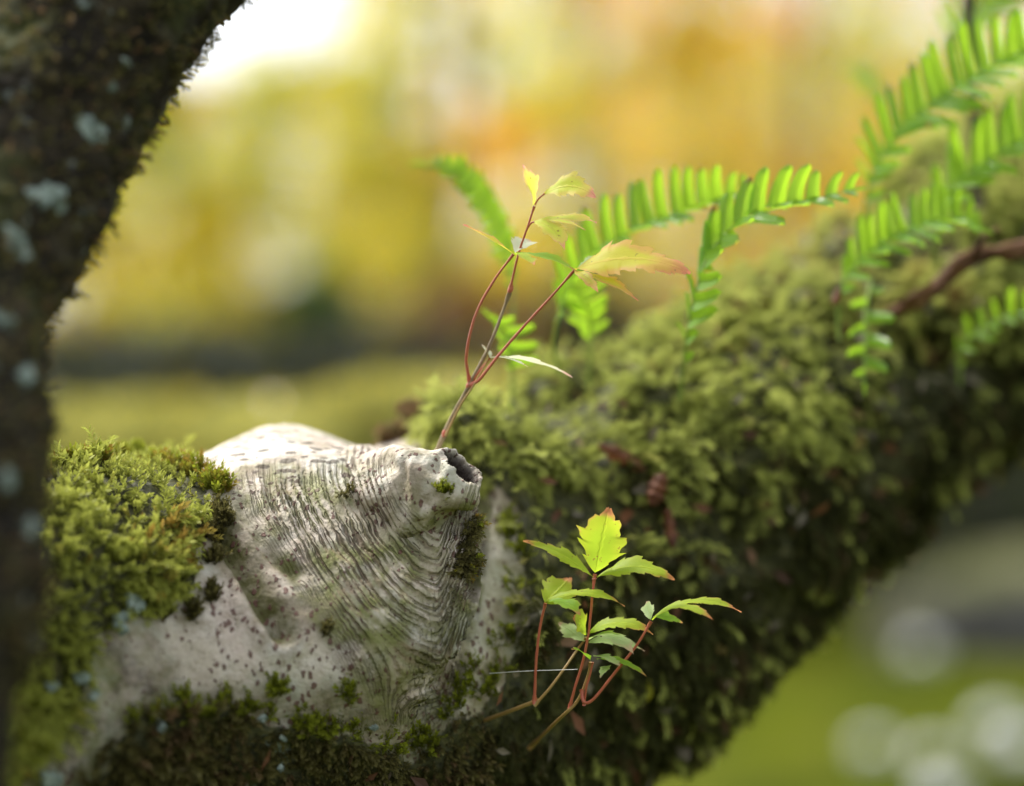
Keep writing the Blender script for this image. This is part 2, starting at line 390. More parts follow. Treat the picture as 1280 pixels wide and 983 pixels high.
# ---- masks traced on the limb (moss, bare bark, dark mat)
wob = (noise(V, 60, 11, 3) - .5) * 46 + (noise(V, 220, 12, 2) - .5) * 20
left_poly = [(-4000, 400), (60, 400), (195, 562), (250, 600), (278, 636), (260, 664), (246, 690), (248, 738), (204, 765), (150, 775), (118, 800), (112, 850), (80, 910), (40, 960), (-10, 1100), (-4000, 1600)]
bot_poly = [(158, 892), (200, 880), (300, 890), (360, 906), (430, 908), (475, 926), (512, 945), (548, 918), (575, 894), (640, 882), (700, 900), (760, 1500), (-200, 1600), (90, 1010)]
right_poly = [(465, 470), (480, 540), (545, 566), (600, 604), (640, 645), (652, 700), (648, 760), (632, 830), (600, 880), (540, 1200), (5000, 1600), (5000, -3000), (465, -3000)]
sdL = poly_sd(x1, y1, left_poly) + wob * .5
sdB = poly_sd(x1, y1, bot_poly) + wob * .7
sdR = poly_sd(x1, y1, right_poly) + wob * .6
back = 1 - sst(-.45, -.1, front)
mL, mB, mR = sst(-3, 9, sdL), sst(-6, 14, sdB), sst(-4, 12, sdR)
under = (y1 > 950) & (x1 < 900)
moss = np.maximum(np.maximum(mL, mR), np.maximum(mB, back * .8))

# ---- ridges of stretched bark wrapped round the stub
dx, dy = x1 - 548, y1 - 578
ax = np.where(dx < 0, np.abs(dx), np.abs(dx) * 3.4)
q = ((ax) ** 1.5 + (np.maximum(dy, -dy * 1.2) / 1.4) ** 1.5) ** (1 / 1.5)
phi2 = -dx * np.exp(dy / 300) + 6
wq = .7 * sst(185, 260, q) * sst(60, 160, dy)
phi = q * (1 - wq) + phi2 * wq
phi = phi + (noise(V, 20, 21, 2) - .5) * 20 + (noise(V, 110, 22, 1) - .5) * 1.5
ramt = sst(38, 88, q) * (1 - sst(0, 55, q - 205 + (noise(V, 30, 23) - .5) * 50)) * sst(-14, 22, dy + .04 * dx + (noise(V, 60, 24) - .5) * 26) * (.8 + .2 * sst(.3, .55, noise(V, 22, 25, 2))) * fw * (1 - moss) * sst(-.2, .2, front)
PER = 7.8
ph = phi / PER
rid = .5 + .5 * np.cos(2 * np.pi * ph); big = .5 + .5 * np.cos(2 * np.pi * ph / 3.3 + 3 * noise(V, 20, 33))
big2 = .5 + .5 * np.cos(2 * np.pi * ph / 2.15 + 5 * noise(V, 16, 34)); rv = noise(V, 35, 35, 2)
V = V + Nrm * (ramt * (0.0014 * (rid - .6) * (.4 + 1.2 * rv) + .0036 * (big - .6) * sst(.3, .6, rv) + .0022 * (big2 - .5) * sst(.35, .65, 1 - rv)))[:, None]
V = V + Nrm * ((noise(V, 75, 36, 3) - .5) * .0035 * fw * (1 - moss))[:, None]
# the deep fold at the left of the ridges and a fainter one beside it
f1 = line_d(x1, y1, [(278, 668), (300, 705), (325, 748), (352, 792)])
f2 = line_d(x1, y1, [(300, 640), (330, 690), (372, 716)])
gro = np.exp(-(f1 / 11) ** 2) + .45 * np.exp(-(f2 / 10) ** 2)
gro = gro * fw * (1 - moss)
V = V - Nrm * (.008 * gro)[:, None]
V = V + Nrm * (.003 * np.exp(-((f1 - 26) / 12) ** 2) * fw * (1 - moss) * (x1 > 290))[:, None]

# ---- lumpy cushions under the moss
vor = noise(V, 38, 41, 2); lump = sst(.25, .75, vor); lump2 = noise(V, 95, 42, 2)
V = V + Nrm * (mR * (1 - .6 * sst(.2, -.5, np.sin(np.repeat(th[None], NU, 0).ravel()))) * (.001 + .018 * lump + .006 * lump2) + mL * (1 - mR) * sst(0, 60, sdL) * (.001 + .0065 * lump + .003 * lump2) + (mB * (1 - mL) * (1 - mR)) * (.001 + .006 * lump + .005 * lump2) + back * .006 * lump2)[:, None]
# a ragged knob of dead moss on the crest right of the hump
kn = g(x1, y1, 490, 535, 22, 30) * sst(-.8, -.2, front)
V = V + (kn * .012)[:, None] * np.array([0, -.2, 1.])

algae = np.clip(sst(.42, .62, noise(V, 24, 51, 3)) * .8 * sst(30, 110, q) * sst(0, .35, ramt) + .55 * g(x1, y1, 500, 720, 80, 120) + .8 * gro + .5 * sst(560, 640, x1) * sst(600, 700, y1), 0, 1) * (1 - moss)
film = .55 * np.maximum(np.maximum(sst(-48, 2, sdL), sst(-34, 2, sdB)), sst(-30, 2, sdR)) * sst(.3, .6, noise(V, 80, 52, 3))
algae = np.clip(np.maximum(algae, film * fw), 0, 1)
crest = np.exp(-((x1 - (562 - .25 * np.maximum(y1 - 740, 0))) / 26) ** 2) * sst(690, 760, y1) * (1 - sst(900, 950, y1)) * fw
hump = sst(650, 560, y1) * sst(180, 230, x1) * (1 - sst(470, 520, x1))
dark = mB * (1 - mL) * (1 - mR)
limb = empty('mossy_limb', (-1.75, .70, 0))
tag(limb, 'thick mossy limb leaning across the picture with a bare pale bark bulge', 'tree limb')
LO = np.array([-1.75, .70, 0])

def mat_bark():
    m = NT('pale_beech_bark'); co = m.coord()
    base = m.ramp(m.noise(18, co, 4, .55), [(.3, (.54, .45, .36)), (.5, (.66, .58, .49)), (.7, (.68, .65, .58))])
    base = m.mix(m.smooth(m.noise(42, co, 5, .65), .46, .64), base, (.30, .25, .18))
    base = m.mix(m.math('MULTIPLY', m.smooth(m.noise(30, m.coord((1, 1, 1), (0, .6, .2)), 3), .52, .66), .6), base, (.56, .58, .52))
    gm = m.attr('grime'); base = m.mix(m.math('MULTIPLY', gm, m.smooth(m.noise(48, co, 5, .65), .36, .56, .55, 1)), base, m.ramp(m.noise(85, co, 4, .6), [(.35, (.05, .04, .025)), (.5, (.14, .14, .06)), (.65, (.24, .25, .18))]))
    grn = m.noise(230, co, 5, .7); base = m.mix(m.smooth(grn, .42, .62, .0, .35), base, (.42, .34, .28))
    pk = m.smooth(m.noise(11, co, 3), .5, .7); base = m.mix(m.math('MULTIPLY', pk, .35), base, (.62, .44, .38))
    st = m.smooth(m.noise(60, m.coord((1, 1, .16), (0, .75, 0)), 3, .6), .60, .70); base = m.mix(m.math('MULTIPLY', st, .5), base, (.26, .23, .14))
    al = m.attr('algae'); ra = m.attr('ridge_amount'); phs = m.attr('ridge_phase'); cr = m.attr('crest'); hp = m.attr('hump')
    base = m.mix(m.math('MULTIPLY', al, m.smooth(m.noise(70, co, 4), .3, .62)), base, (.19, .20, .06))
    jig = m.math('MULTIPLY', m.math('SUBTRACT', m.noise(260, co, 3), .5), .4)
    jig2 = m.math('MULTIPLY', m.math('SUBTRACT', m.noise(60, co, 2), .5), .5)
    pp = m.math('ADD', phs, m.math('ADD', jig, jig2))
    fr = m.math('PINGPONG', pp, .5)                                # 0 in the crack, .5 on the ridge
    crack = m.smooth(fr, .03, m.math('MULTIPLY_ADD', m.smooth(m.noise(38, co, 4, .6), .3, .7), .36, .06), 1, 0)
    fine = m.math('PINGPONG', m.math('MULTIPLY', pp, 2.37), .5); crackf = m.smooth(fine, .0, .16, 1, 0)
    brk = m.smooth(m.noise(75, co, 3, .6), .36, .54)
    wide = m.math('MULTIPLY', m.smooth(fr, .08, .42, 1, 0), m.math('MULTIPLY', ra, m.smooth(m.noise(24, co, 4, .6), .36, .58)))
    base = m.mix(m.math('MULTIPLY', wide, .75), base, m.mix(m.smooth(m.noise(33, co, 3), .42, .58), (.27, .19, .12), (.24, .25, .09)))
    brk2 = m.smooth(m.noise(75, co, 2), .5, .62)
    ck = m.math('MULTIPLY', ra, m.math('MAXIMUM', m.math('MULTIPLY', crack, brk), m.math('MULTIPLY', m.math('MULTIPLY', crackf, .8), brk2)))
    base = m.mix(m.math('MULTIPLY', ck, .82), base, m.mix(m.smooth(m.noise(50, co, 3), .4, .6), (.11, .075, .045), (.15, .15, .045)))
    base = m.mix(m.math('MULTIPLY', m.attr('fold'), m.smooth(m.noise(110, co, 4), .25, .6, .35, 1)), base, (.10, .095, .03))
    spk = m.smooth(m.noise(380, co, 4, .7), .60, .68); base = m.mix(m.math('MULTIPLY', spk, .55), base, (.17, .14, .09))
    # lenticels: small corky dots, stretched to dashes on the hump
    wn = m.n('ShaderNodeTexNoise'); m.put(wn.inputs['Vector'], co); wn.inputs['Scale'].default_value = 420
    wv = m.n('ShaderNodeVectorMath', operation='MULTIPLY_ADD'); m.put(wv.inputs[0], wn.outputs['Color']); wv.inputs[1].default_value = (.0032,) * 3; m.put(wv.inputs[2], m.coord((1.15, 1.15, .75), (0, .35, 0))); co_w = wv.outputs[0]
    v1 = m.n('ShaderNodeTexVoronoi'); m.put(v1.inputs['Vector'], co_w); v1.inputs['Scale'].default_value = 290
    sel = m.n('ShaderNodeSeparateColor'); m.put(sel.inputs[0], v1.outputs['Color'])
    rad = m.math('MULTIPLY', m.smooth(sel.outputs[0], .1, .9, 0, 1), .40)
    rad = m.math('MULTIPLY', rad, m.smooth(m.noise(14, co, 2), .35, .6, .6, 1.2))
    dots = m.smooth(m.math('DIVIDE', v1.outputs['Distance'], m.math('ADD', rad, .001)), .75, 1.1, 1, 0)
    co2 = m.coord((.5, .8, 1.2)); v2 = m.n('ShaderNodeTexVoronoi'); m.put(v2.inputs['Vector'], co2); v2.inputs['Scale'].default_value = 230
    sel2 = m.n('ShaderNodeSeparateColor'); m.put(sel2.inputs[0], v2.outputs['Color'])
    wav = m.math('MULTIPLY', m.noise(700, co, 2), .22)
    dash = m.smooth(m.math('ADD', m.math('SUBTRACT', v2.outputs['Distance'], m.math('MULTIPLY', sel2.outputs[1], .52)), wav), .10, .17, 1, 0)
    d = m.math('ADD', m.math('MULTIPLY', dots, m.smooth(hp, .3, .6, 1, 0)), m.math('MULTIPLY', dash, m.smooth(hp, .3, .6, 0, 1)), clamp=True)
    base = m.mix(m.math('MULTIPLY', d, .85), base, m.mix(hp, (.13, .055, .045), (.06, .05, .03)))
    # crackled grain on the crest below the stub
    cg = m.vor(240, m.coord((1.6, 1.6, .5), (0, .35, 0))); cgm = m.math('MULTIPLY', m.smooth(cg, .38, .62), cr)
    base = m.mix(m.math('MULTIPLY', cgm, .5), base, (.17, .16, .09))
    # soil-coloured mat under the moss
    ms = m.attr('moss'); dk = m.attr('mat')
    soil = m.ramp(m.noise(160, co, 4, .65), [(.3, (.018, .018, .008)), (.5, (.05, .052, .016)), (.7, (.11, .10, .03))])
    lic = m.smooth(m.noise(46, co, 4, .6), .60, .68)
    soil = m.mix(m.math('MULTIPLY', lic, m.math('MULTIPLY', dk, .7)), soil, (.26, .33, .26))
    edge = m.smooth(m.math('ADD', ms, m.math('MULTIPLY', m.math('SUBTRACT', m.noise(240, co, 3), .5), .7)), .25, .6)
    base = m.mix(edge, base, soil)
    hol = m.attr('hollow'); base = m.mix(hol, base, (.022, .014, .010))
    h = m.math('ADD', m.math('MULTIPLY', ck, -1.0), m.math('ADD', m.math('MULTIPLY', d, .35), m.math('MULTIPLY', m.noise(520, co, 3), .35)))
    h = m.math('ADD', h, m.math('ADD', m.math('MULTIPLY', m.noise(140, co, 3), .8), m.math('MULTIPLY', cgm, -.8)))
    return m.done(m.pbr(base, m.math('ADD', m.math('MULTIPLY', m.noise(90, co), .25), .55), m.bump(h, .0021, 1.0), .3))
M_bark = mat_bark()
F = grid_faces(NU, NV, True)
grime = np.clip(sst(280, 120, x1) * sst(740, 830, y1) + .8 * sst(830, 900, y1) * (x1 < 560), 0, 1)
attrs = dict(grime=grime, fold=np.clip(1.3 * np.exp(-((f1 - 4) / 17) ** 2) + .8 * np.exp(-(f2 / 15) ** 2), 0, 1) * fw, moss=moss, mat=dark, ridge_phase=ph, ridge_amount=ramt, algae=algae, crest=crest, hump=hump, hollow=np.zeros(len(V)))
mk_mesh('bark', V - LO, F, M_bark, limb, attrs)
LV, LF, Lx, Ly = V, F, x1, y1

# ---- the broken branch stub with its hollow
a0, a1 = P(462, 655, 1.24), P(556, 606, 1.186)
pxm = K * 1.19
nt_, nph = 110, 150
t = np.linspace(0, 1, nt_); phi_ = np.linspace(0, 2 * np.pi, nph, endpoint=False)
axis = norm(a1 - a0); rt = 43 * pxm
A = norm(np.cross(axis, [0, 0, 1.])); B = np.cross(A, axis)
pts = []; 
cen = catmull(np.array([a0, P(500, 632, 1.212), P(532, 614, 1.194), a1]), 60)
Tc = norm(np.gradient(cen, axis=0))
rr = np.interp(np.linspace(0, 1, 60), [0, .3, .6, .85, 1], [104, 78, 57, 47, 43]) * pxm
for i in range(60):
    a_ = norm(np.cross(Tc[i], [0, 0, 1.])); b_ = np.cross(a_, Tc[i])
    pts.append(cen[i] + rr[i] * (np.cos(phi_)[:, None] * a_ + np.sin(phi_)[:, None] * b_))
for be in np.linspace(0, np.pi / 2, 51)[1:]:
    r_ = rt * math.cos(be); pts.append(a1 + Tc[-1] * rt * .95 * math.sin(be) + max(r_, 1e-5) * (np.cos(phi_)[:, None] * a_ + np.sin(phi_)[:, None] * b_))
SV = np.array(pts).reshape(-1, 3)
# uneven, knobbly skin
sn = norm(SV - np.repeat(np.vstack([cen, np.repeat(a1[None], 50, 0)]), nph, 0))
SV = SV + sn * ((noise(SV, 62, 61, 3) - .5) * .012)[:, None]
xs, ys = proj(SV)
SV = SV + sn * (.004 * g(xs, ys, 498, 568, 16, 12) + .003 * g(xs, ys, 505, 660, 14, 12) + .0045 * g(xs, ys, 583, 622, 15, 14) - .004 * g(xs, ys, 566, 646, 30, 7) + .004 * g(xs, ys, 520, 590, 12, 20) - .003 * g(xs, ys, 505, 600, 8, 30) + .004 * g(xs, ys, 530, 640, 14, 10) - .003 * g(xs, ys, 545, 585, 8, 20) + .002 * g(xs, ys, 470, 620, 40, 20))[:, None]
m_ = norm(np.array([.66, -.27, .70])); hc = a1 + m_ * rt * .68
rel = SV - hc; hgt = rel @ m_; lat = rel - hgt[:, None] * m_; lr = np.linalg.norm(lat, axis=1)
Rh = rt * .70; wobr = Rh * (1 + .30 * (noise(norm(lat + 1e-9), 2.2, 71, 2) - .5) + .16 * (noise(norm(lat + 1e-9), 9, 72, 2) - .5))
cap = hgt > 0; rho = np.clip(lr / wobr, 0, 1)
inside = cap & (lr < wobr * 1.35)
rim = np.exp(-((lr - wobr * 1.1) / (rt * .10)) ** 2) * (hgt > -rt * .25)
dep = np.where(inside, .040 * (1 - sst(.55, 1.0, rho)), 0)
newh = np.where(inside, np.minimum(hgt, 0.0006) - dep, hgt)
SV = hc + lat * np.where(inside, 1.0, 1.0)[:, None] + (newh + np.where(inside, (noise(SV, 420, 73, 2) - .5) * .0022, 0))[:, None] * m_ + m_ * (.0014 * rim * (.3 + 1.6 * noise(SV, 230, 74, 2)))[:, None]
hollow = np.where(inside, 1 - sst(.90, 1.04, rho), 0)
xs, ys = proj(SV)
dxs, dys = xs - 548, ys - 578
axs = np.where(dxs < 0, np.abs(dxs), np.abs(dxs) * 1.6)
qs = (axs ** 1.5 + (np.maximum(dys, -dys * 1.2) / 1.4) ** 1.5) ** (1 / 1.5)
phs_ = (qs + (noise(SV, 26, 21, 2) - .5) * 22 + (noise(SV, 120, 22, 1) - .5) * 3) / PER
ras = (.9 * sst(48, 95, qs)) * (1 - hollow)
SV = SV + sn * (ras * .0009 * (np.cos(2 * np.pi * phs_) * .5 - .1))[:, None]
als = np.clip(.8 * g(xs, ys, 582, 628, 14, 16) + .9 * g(xs, ys, 535, 645, 24, 18) + .25, 0, 1)
FS = grid_faces(nt_, nph, True)
mk_mesh('branch_stub', SV - LO, FS, M_bark, limb, dict(moss=0 * qs, mat=0 * qs, ridge_phase=phs_, ridge_amount=ras, algae=als * (1 - hollow), crest=0 * qs, hump=sst(590, 570, ys) * .0, hollow=hollow))

# ================================================================ MOSS
def sprig_feather():
    """a flat feathery moss shoot, unit length along +x, normal +z"""
    V, F, tip = [], [], []
    def kite(p, d, L, wd, nrm, t0, t1):
        s = norm(np.cross(d, nrm)); b = len(V)
        V.extend([p, p + d * L * .45 + s * wd + nrm * .02, p + d * L + nrm * -.03, p + d * L * .45 - s * wd + nrm * .02])
        F.extend([(b, b + 1, b + 2), (b, b + 2, b + 3)]); tip.extend([t0, (t0 + t1) / 2, t1, (t0 + t1) / 2])
    n = np.array([0, 0, 1.])
    sp = lambda u: np.array([u, 0, .12 * math.sin(u * 2.6) - .16 * u * u])
    for i in range(3):
        a, b = sp(i / 3), sp((i + 1) / 3 + .05); d = norm(b - a); kite(a, d, np.linalg.norm(b - a), .03, n, i / 3, (i + 1) / 3)
    for i in range(9):
        u = .1 + .85 * i / 9; L = .42 * (1 - .62 * u) * (.8 + .4 * rng.random())
        for s in (-1, 1):
            d = norm(np.array([.62, s * .8, .10 * rng.normal()])); kite(sp(u), d, L, .028, norm(n + .5 * rng.normal(size=3)), u * .7 + .1, u * .5 + .5)
            if i < 4: kite(sp(u) + d * L * .3, norm(d + [.5, -s * .3, .35]), L * .5, .03, n, u * .7 + .2, u * .5 + .5)
    return np.array(V), np.array(F), np.array(tip)
def sprig_tuft(nl=12, spread=.5, wide=.12):
    """an upright leafy moss shoot, unit height along +x"""
    V, F, tip = [], [], []
    for i in range(nl):
        u = .12 + .86 * i / nl; a = i * 2.4; L = .42 * (1 - .35 * u)
        o = np.array([0, math.cos(a), math.sin(a)]); d = norm(np.array([.75 + .5 * u, 0, 0]) + o * spread); p = np.array([u - .1, 0, 0]) + .02 * o
        s = norm(np.cross(d, o)); b = len(V)
        V.extend([p, p + d * L * .4 + s * wide * .6, p + d * L, p + d * L * .4 - s * wide * .6]); F.extend([(b, b + 1, b + 2), (b, b + 2, b + 3)]); tip.extend([u * .7, u * .8, u * .6 + .4, u * .8])
    b = len(V); V.extend([np.array([-.1, .03, 0]), np.array([-.1, -.03, 0]), np.array([.9, 0, .01])]); F.append((b, b + 1, b + 2)); tip.extend([0, 0, .5])
    return np.array(V), np.array(F), np.array(tip)
def scatter(templates, pos, dirs, nrms, scale, tone):
    x = norm(dirs); z = norm(nrms - x * np.sum(x * nrms, 1, keepdims=True)); y = np.cross(z, x)
    Vs, Fs, A, Bt, off = [], [], [], [], 0
    ti = rng.integers(0, len(templates), len(pos))
    for k, (tv, tf, tt) in enumerate(templates):
        s = np.where(ti == k)[0]
        if not len(s): continue
        M = np.stack([x[s], y[s], z[s]], 1) * scale[s, None, None]
        W = np.einsum('va,nab->nvb', tv, M) + pos[s, None]
        Vs.append(W.reshape(-1, 3)); Fs.append((tf[None] + (np.arange(len(s)) * len(tv))[:, None, None]).reshape(-1, 3) + off)
        off += len(s) * len(tv); A.append(np.tile(tt, len(s))); Bt.append(np.repeat(tone[s], len(tv)))
    return np.vstack(Vs), np.vstack(Fs), np.concatenate(A), np.concatenate(Bt)
def sample(Vx, Fx, wts, n):
    a, b, c_, d = (Vx[Fx[:, i]] for i in range(4)); nn = np.cross(c_ - a, d - b); ar = np.linalg.norm(nn, axis=1) * .5
    wf = wts[Fx].mean(1) * ar; i = rng.choice(len(Fx), n, p=wf / wf.sum())
    u, v = rng.random((n, 1)), rng.random((n, 1))
    p = (a[i] * (1 - u) + b[i] * u) * (1 - v) + (d[i] * (1 - u) + c_[i] * u) * v
    return p, norm(nn[i]), i
cF = LV.reshape(NU, NV, 3).mean(1)
def outward(p, nn, i):
    o = p - cF[(LF[i, 0] // NV)]
    return nn * np.sign(np.sum(o * nn, 1, keepdims=True))

def mat_moss(name, old, young, dry=(.16, .11, .03), trans=.35):
    m = NT(name); t = m.attr('tip'); k = m.attr('tone')
    c = m.mix(t, old, young)
    c = m.mix(m.smooth(k, .72, .98), c, dry); c = m.mix(m.smooth(k, .0, .3, .5, 0), c, (.035, .05, .012))
    return m.done(m.leafy(c, m.mix(.35, c, c, 'ADD'), trans, .6, .2))
M_mossR = mat_moss('feather_moss', (.08, .09, .02), (.60, .64, .17), (.36, .27, .09))
M_mossL = mat_moss('cushion_moss', (.11, .12, .02), (.48, .51, .10), (.42, .28, .06))
M_mossShade = mat_moss('painted_shade_moss', (.018, .018, .007), (.085, .09, .024), (.11, .065, .03))  # brownish dark species, its colour lowered further to paint in the limb's shade
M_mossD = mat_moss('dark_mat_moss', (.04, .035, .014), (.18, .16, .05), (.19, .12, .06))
TF = [sprig_feather() for _ in range(5)]
TT = [sprig_tuft(14), sprig_tuft(12, .65), sprig_tuft(13, .8, .15)]
vis = np.where(front > -.35, 1.0, .10) * np.where((Lx > -350) & (Lx < 1560), 1, .12)
depth_den = 1.0

def moss_part(label, wts, n, templ, mat, smin, smax, grav, up, tonefn, name='moss'):
    p, nn, i = sample(LV, LF, wts, n); nn = outward(p, nn, i)
    d = norm(nn * up + np.array([0, 0, -grav]) + rng.normal(size=(n, 3)) * .42)
    tone = np.clip(tonefn(p) + rng.normal(0, .13, n), 0, 1)
    sc = smin + (smax - smin) * 1.35 * rng.random(n) ** 1.6 + (smax - smin) * .15
    lumpv = noise(p, 38, 41, 2); sc = sc * (.7 + .6 * sst(.25, .7, lumpv))
    W, Fx, tip, tn = scatter(templ, p - nn * .001, d, nn + .01, sc, tone)
    return tag(mk_mesh(name, W - LO, Fx, mat, limb, {'tip': tip, 'tone': tn}, False), label, kind='stuff')
px_ = lambda p: proj(p)
lowShadeR = sst(0, 190, Ly - (715 - .62 * (Lx - 560)) + (noise(LV, 18, 77, 2) - .5) * 200)  # lower right zone where the moss darkened with painted shade takes over
moss_part('feathery pale green moss blanketing the right part of the limb', mR * vis * (1 - .92 * lowShadeR) * (.18 + .82 * sst(.25, .6, lump)), 15500, TF, M_mossR, .009, .0165, .55, .75,
          lambda p: .36 + .8 * (noise(p, 16, 81, 3) - .35) + .1 * sst(700, 1100, px_(p)[0]))
moss_part('golden green cushion of moss at the left of the pale bark', mL * vis, 11000, TT, M_mossL, .0065, .011, .30, 1.0,
          lambda p: .25 + .55 * noise(p, 26, 82, 2) + .25 * sst(60, 250, px_(p)[0]) * noise(p, 60, 85))
moss_part('longer shoots in the left moss cushion', mL * vis * sst(.35, .7, vor), 3200, TF, M_mossL, .009, .015, .7, .7,
          lambda p: .2 + .45 * noise(p, 26, 82, 2))
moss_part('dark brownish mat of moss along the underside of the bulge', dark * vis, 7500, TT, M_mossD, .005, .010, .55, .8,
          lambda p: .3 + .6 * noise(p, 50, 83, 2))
def litter(name, n, wts, mats, lo, hi, label):
    p, nn, i = sample(LV, LF, wts, n); nn = outward(p, nn, i)
    a_ = norm(rng.normal(size=(n, 3))); b_ = norm(np.cross(a_, nn + rng.normal(size=(n, 3)) * .4)); L = (lo + (hi - lo) * rng.random(n))[:, None]
    p = p + nn * .006
    W = np.stack([p, p + a_ * L * .5 + b_ * L * .22 + nn * L * .15, p + a_ * L, p + a_ * L * .5 - b_ * L * .22], 1).reshape(-1, 3)
    q_ = np.arange(n)[:, None] * 4
    tag(mk_mesh(name, W - LO, np.vstack([q_ + [[0, 1, 2]], q_ + [[0, 2, 3]]]), mats, limb, {'tone': np.repeat(rng.random(n), 4)}, False), label, kind='stuff')
M_lit = (lambda m: m.done(m.pbr(m.ramp(m.attr('tone'), [(0, (.05, .025, .015)), (.4, (.17, .07, .03)), (.7, (.20, .17, .12)), (1, (.15, .13, .10))]), .8)))(NT('litter'))
litter('leaf_litter', 1300, mR * vis + .5 * dark * vis, M_lit, .005, .016, 'rusty and grey scraps of leaf caught in the moss')
moss_part('dark brownish moss, darkened further as painted shade, under the right part of the limb', mR * vis * lowShadeR * (.3 + .7 * lump), 8500, TF + TT[:1], M_mossShade, .008, .014, .9, .6, lambda p: .5 + .3 * noise(p, 50, 83, 2))

# loose fringe and tufts that stand on the bark
def tuft_at(spots, n, spread, mat, label, templ=TT, smin=.004, smax=.008, d0=(0, -.4, .8), name='moss_tuft', tone0=.4):
    pos, dr = [], []
    allv = np.vstack([LV, SV]); allx, ally = proj(allv)
    okf = np.concatenate([front > -.5, np.ones(len(SV), bool)])
    for (sx_, sy_) in spots:
        dd = (allx - sx_) ** 2 + (ally - sy_) ** 2 + 1e9 * ~okf
        cand = np.where(dd < max(spread ** 2, dd.min() + 30))[0]
        nearest = cand[allv[cand, 1] < allv[cand, 1].min() + .02]
        pos.append(allv[rng.choice(nearest, n)])
    pos = np.vstack(pos); N = len(pos)
    d = norm(np.array(d0) + rng.normal(size=(N, 3)) * .5)
    W, Fx, tip, tn = scatter(templ, pos, d, np.tile([0, -1., .2], (N, 1)), smin + (smax - smin) * rng.random(N), np.clip(rng.normal(tone0, .15, N), 0, 1))
    return tag(mk_mesh(name, W - LO, Fx, mat, limb, {'tip': tip, 'tone': tn}, False), label, kind='stuff')
M_tuft = mat_moss('fresh_moss', (.09, .10, .012), (.32, .36, .03), (.28, .19, .03))
tuft_at([(550, 611), (556, 613), (562, 616)], 30, 5, M_tuft, 'small fresh green tuft on the rim of the hollow stub', smin=.003, smax=.0055)
tuft_at([(588, 655), (584, 668), (580, 680), (577, 695), (574, 708), (584, 700), (590, 700)], 60, 7, M_mossD, 'dark hanging tuft below the lip of the stub', d0=(.35, -.5, -.5), smin=.005, smax=.009)
tuft_at([(594, 652), (590, 704), (583, 712)], 22, 5, M_tuft, 'yellowish tips of the tuft hanging below the stub', d0=(.6, -.4, .1), smin=.004, smax=.007, tone0=.75)
tuft_at([(430, 622), (438, 616), (410, 785), (405, 790), (540, 650)], 22, 6, M_mossD, 'dark specks of moss caught in the bark ridges', smin=.003, smax=.005, tone0=.4)
edge_pts = np.array([(160, 896), (200, 886), (250, 888), (300, 890), (345, 896), (395, 908), (432, 908), (475, 922), (515, 940), (548, 912), (575, 870), (605, 860), (632, 832), (646, 780), (650, 700), (636, 655)], float)
ti_ = rng.random(75) * (len(edge_pts) - 1.01); i_ = ti_.astype(int); e_sp = edge_pts[i_] + (edge_pts[i_ + 1] - edge_pts[i_]) * (ti_ - i_)[:, None] + rng.normal(size=(75, 2)) * [5, 9]
tuft_at([tuple(e) for e in e_sp] + [(345, 856), (350, 862), (434, 866), (437, 874), (590, 838)] * 2, 7, 9, M_tuft, 'yellow green tufts along the edges of the bare bark', smin=.005, smax=.010)
tuft_at([(100, 568), (125, 566), (150, 566), (172, 562), (180, 566), (195, 572), (215, 580), (240, 588), (262, 604), (275, 612), (85, 572)], 46, 10, M_tuft, 'golden ragged fringe on top of the left moss cushion', smin=.006, smax=.011, tone0=.8, d0=(.1, -.2, .9))
tuft_at([(172, 560), (169, 556)], 7, 4, M_tuft, 'single bright shoot standing on the left cushion', templ=TF, smin=.011, smax=.016, d0=(0, -.1, 1.2))
tuft_at([(470, 520), (485, 512), (500, 510), (512, 520), (478, 535), (495, 535)], 60, 12, M_mossD, 'dead brown tuft on the crest behind the stub', smin=.007, smax=.012, tone0=.95)
tuft_at([(282, 650), (275, 640), (270, 668), (268, 700), (265, 745), (240, 765), (205, 765)], 50, 10, M_mossD, 'dark crumbs under the edge of the left cushion', smin=.004, smax=.008)

# ================================================================ DARK UPRIGHT TRUNK (left foreground)
pa = np.array([[-.30, .85, -.05, .062], [-.275, .87, .5, .054], [*P(-150, 1000, .92), .046], [*P(-98, 800, .95), .043], [*P(-82, 640, .97), .043], [*P(-78, 520, .99), .043],
               [*P(-66, 380, 1.03), .043], [*P(8, 235, 1.07), .044], [*P(72, 110, 1.10), .046], [*P(150, -20, 1.12), .047], [*P(300, -200, 1.15), .046], [*P(430, -420, 1.2), .042], [-.0, 1.3, 1.75, .03]])
tv = catmull(pa, np.concatenate([np.linspace(0, 2, 40)[:-1], np.linspace(2, 10, 330)[:-1], np.linspace(10, 12, 30)]))
V, F = tube(tv[:, :3], tv[:, 3], 170, up=(0, 1, 0))
cent = np.vstack([np.repeat(tv[:, :3], 170, 0), tv[:1, :3], tv[-1:, :3]]); n_ = norm(V - cent + 1e-9)
V = V + n_ * ((noise(V, 45, 91, 3) - .5) * .010 + (noise(V, 150, 92, 2) - .45) * .006)[:, None]
dtr = empty('upright_trunk', (-.30, .85, 0)); TO = np.array([-.30, .85, 0])
tag(dtr, 'dark lichen spotted trunk curving up the left side in front of everything', 'tree trunk')
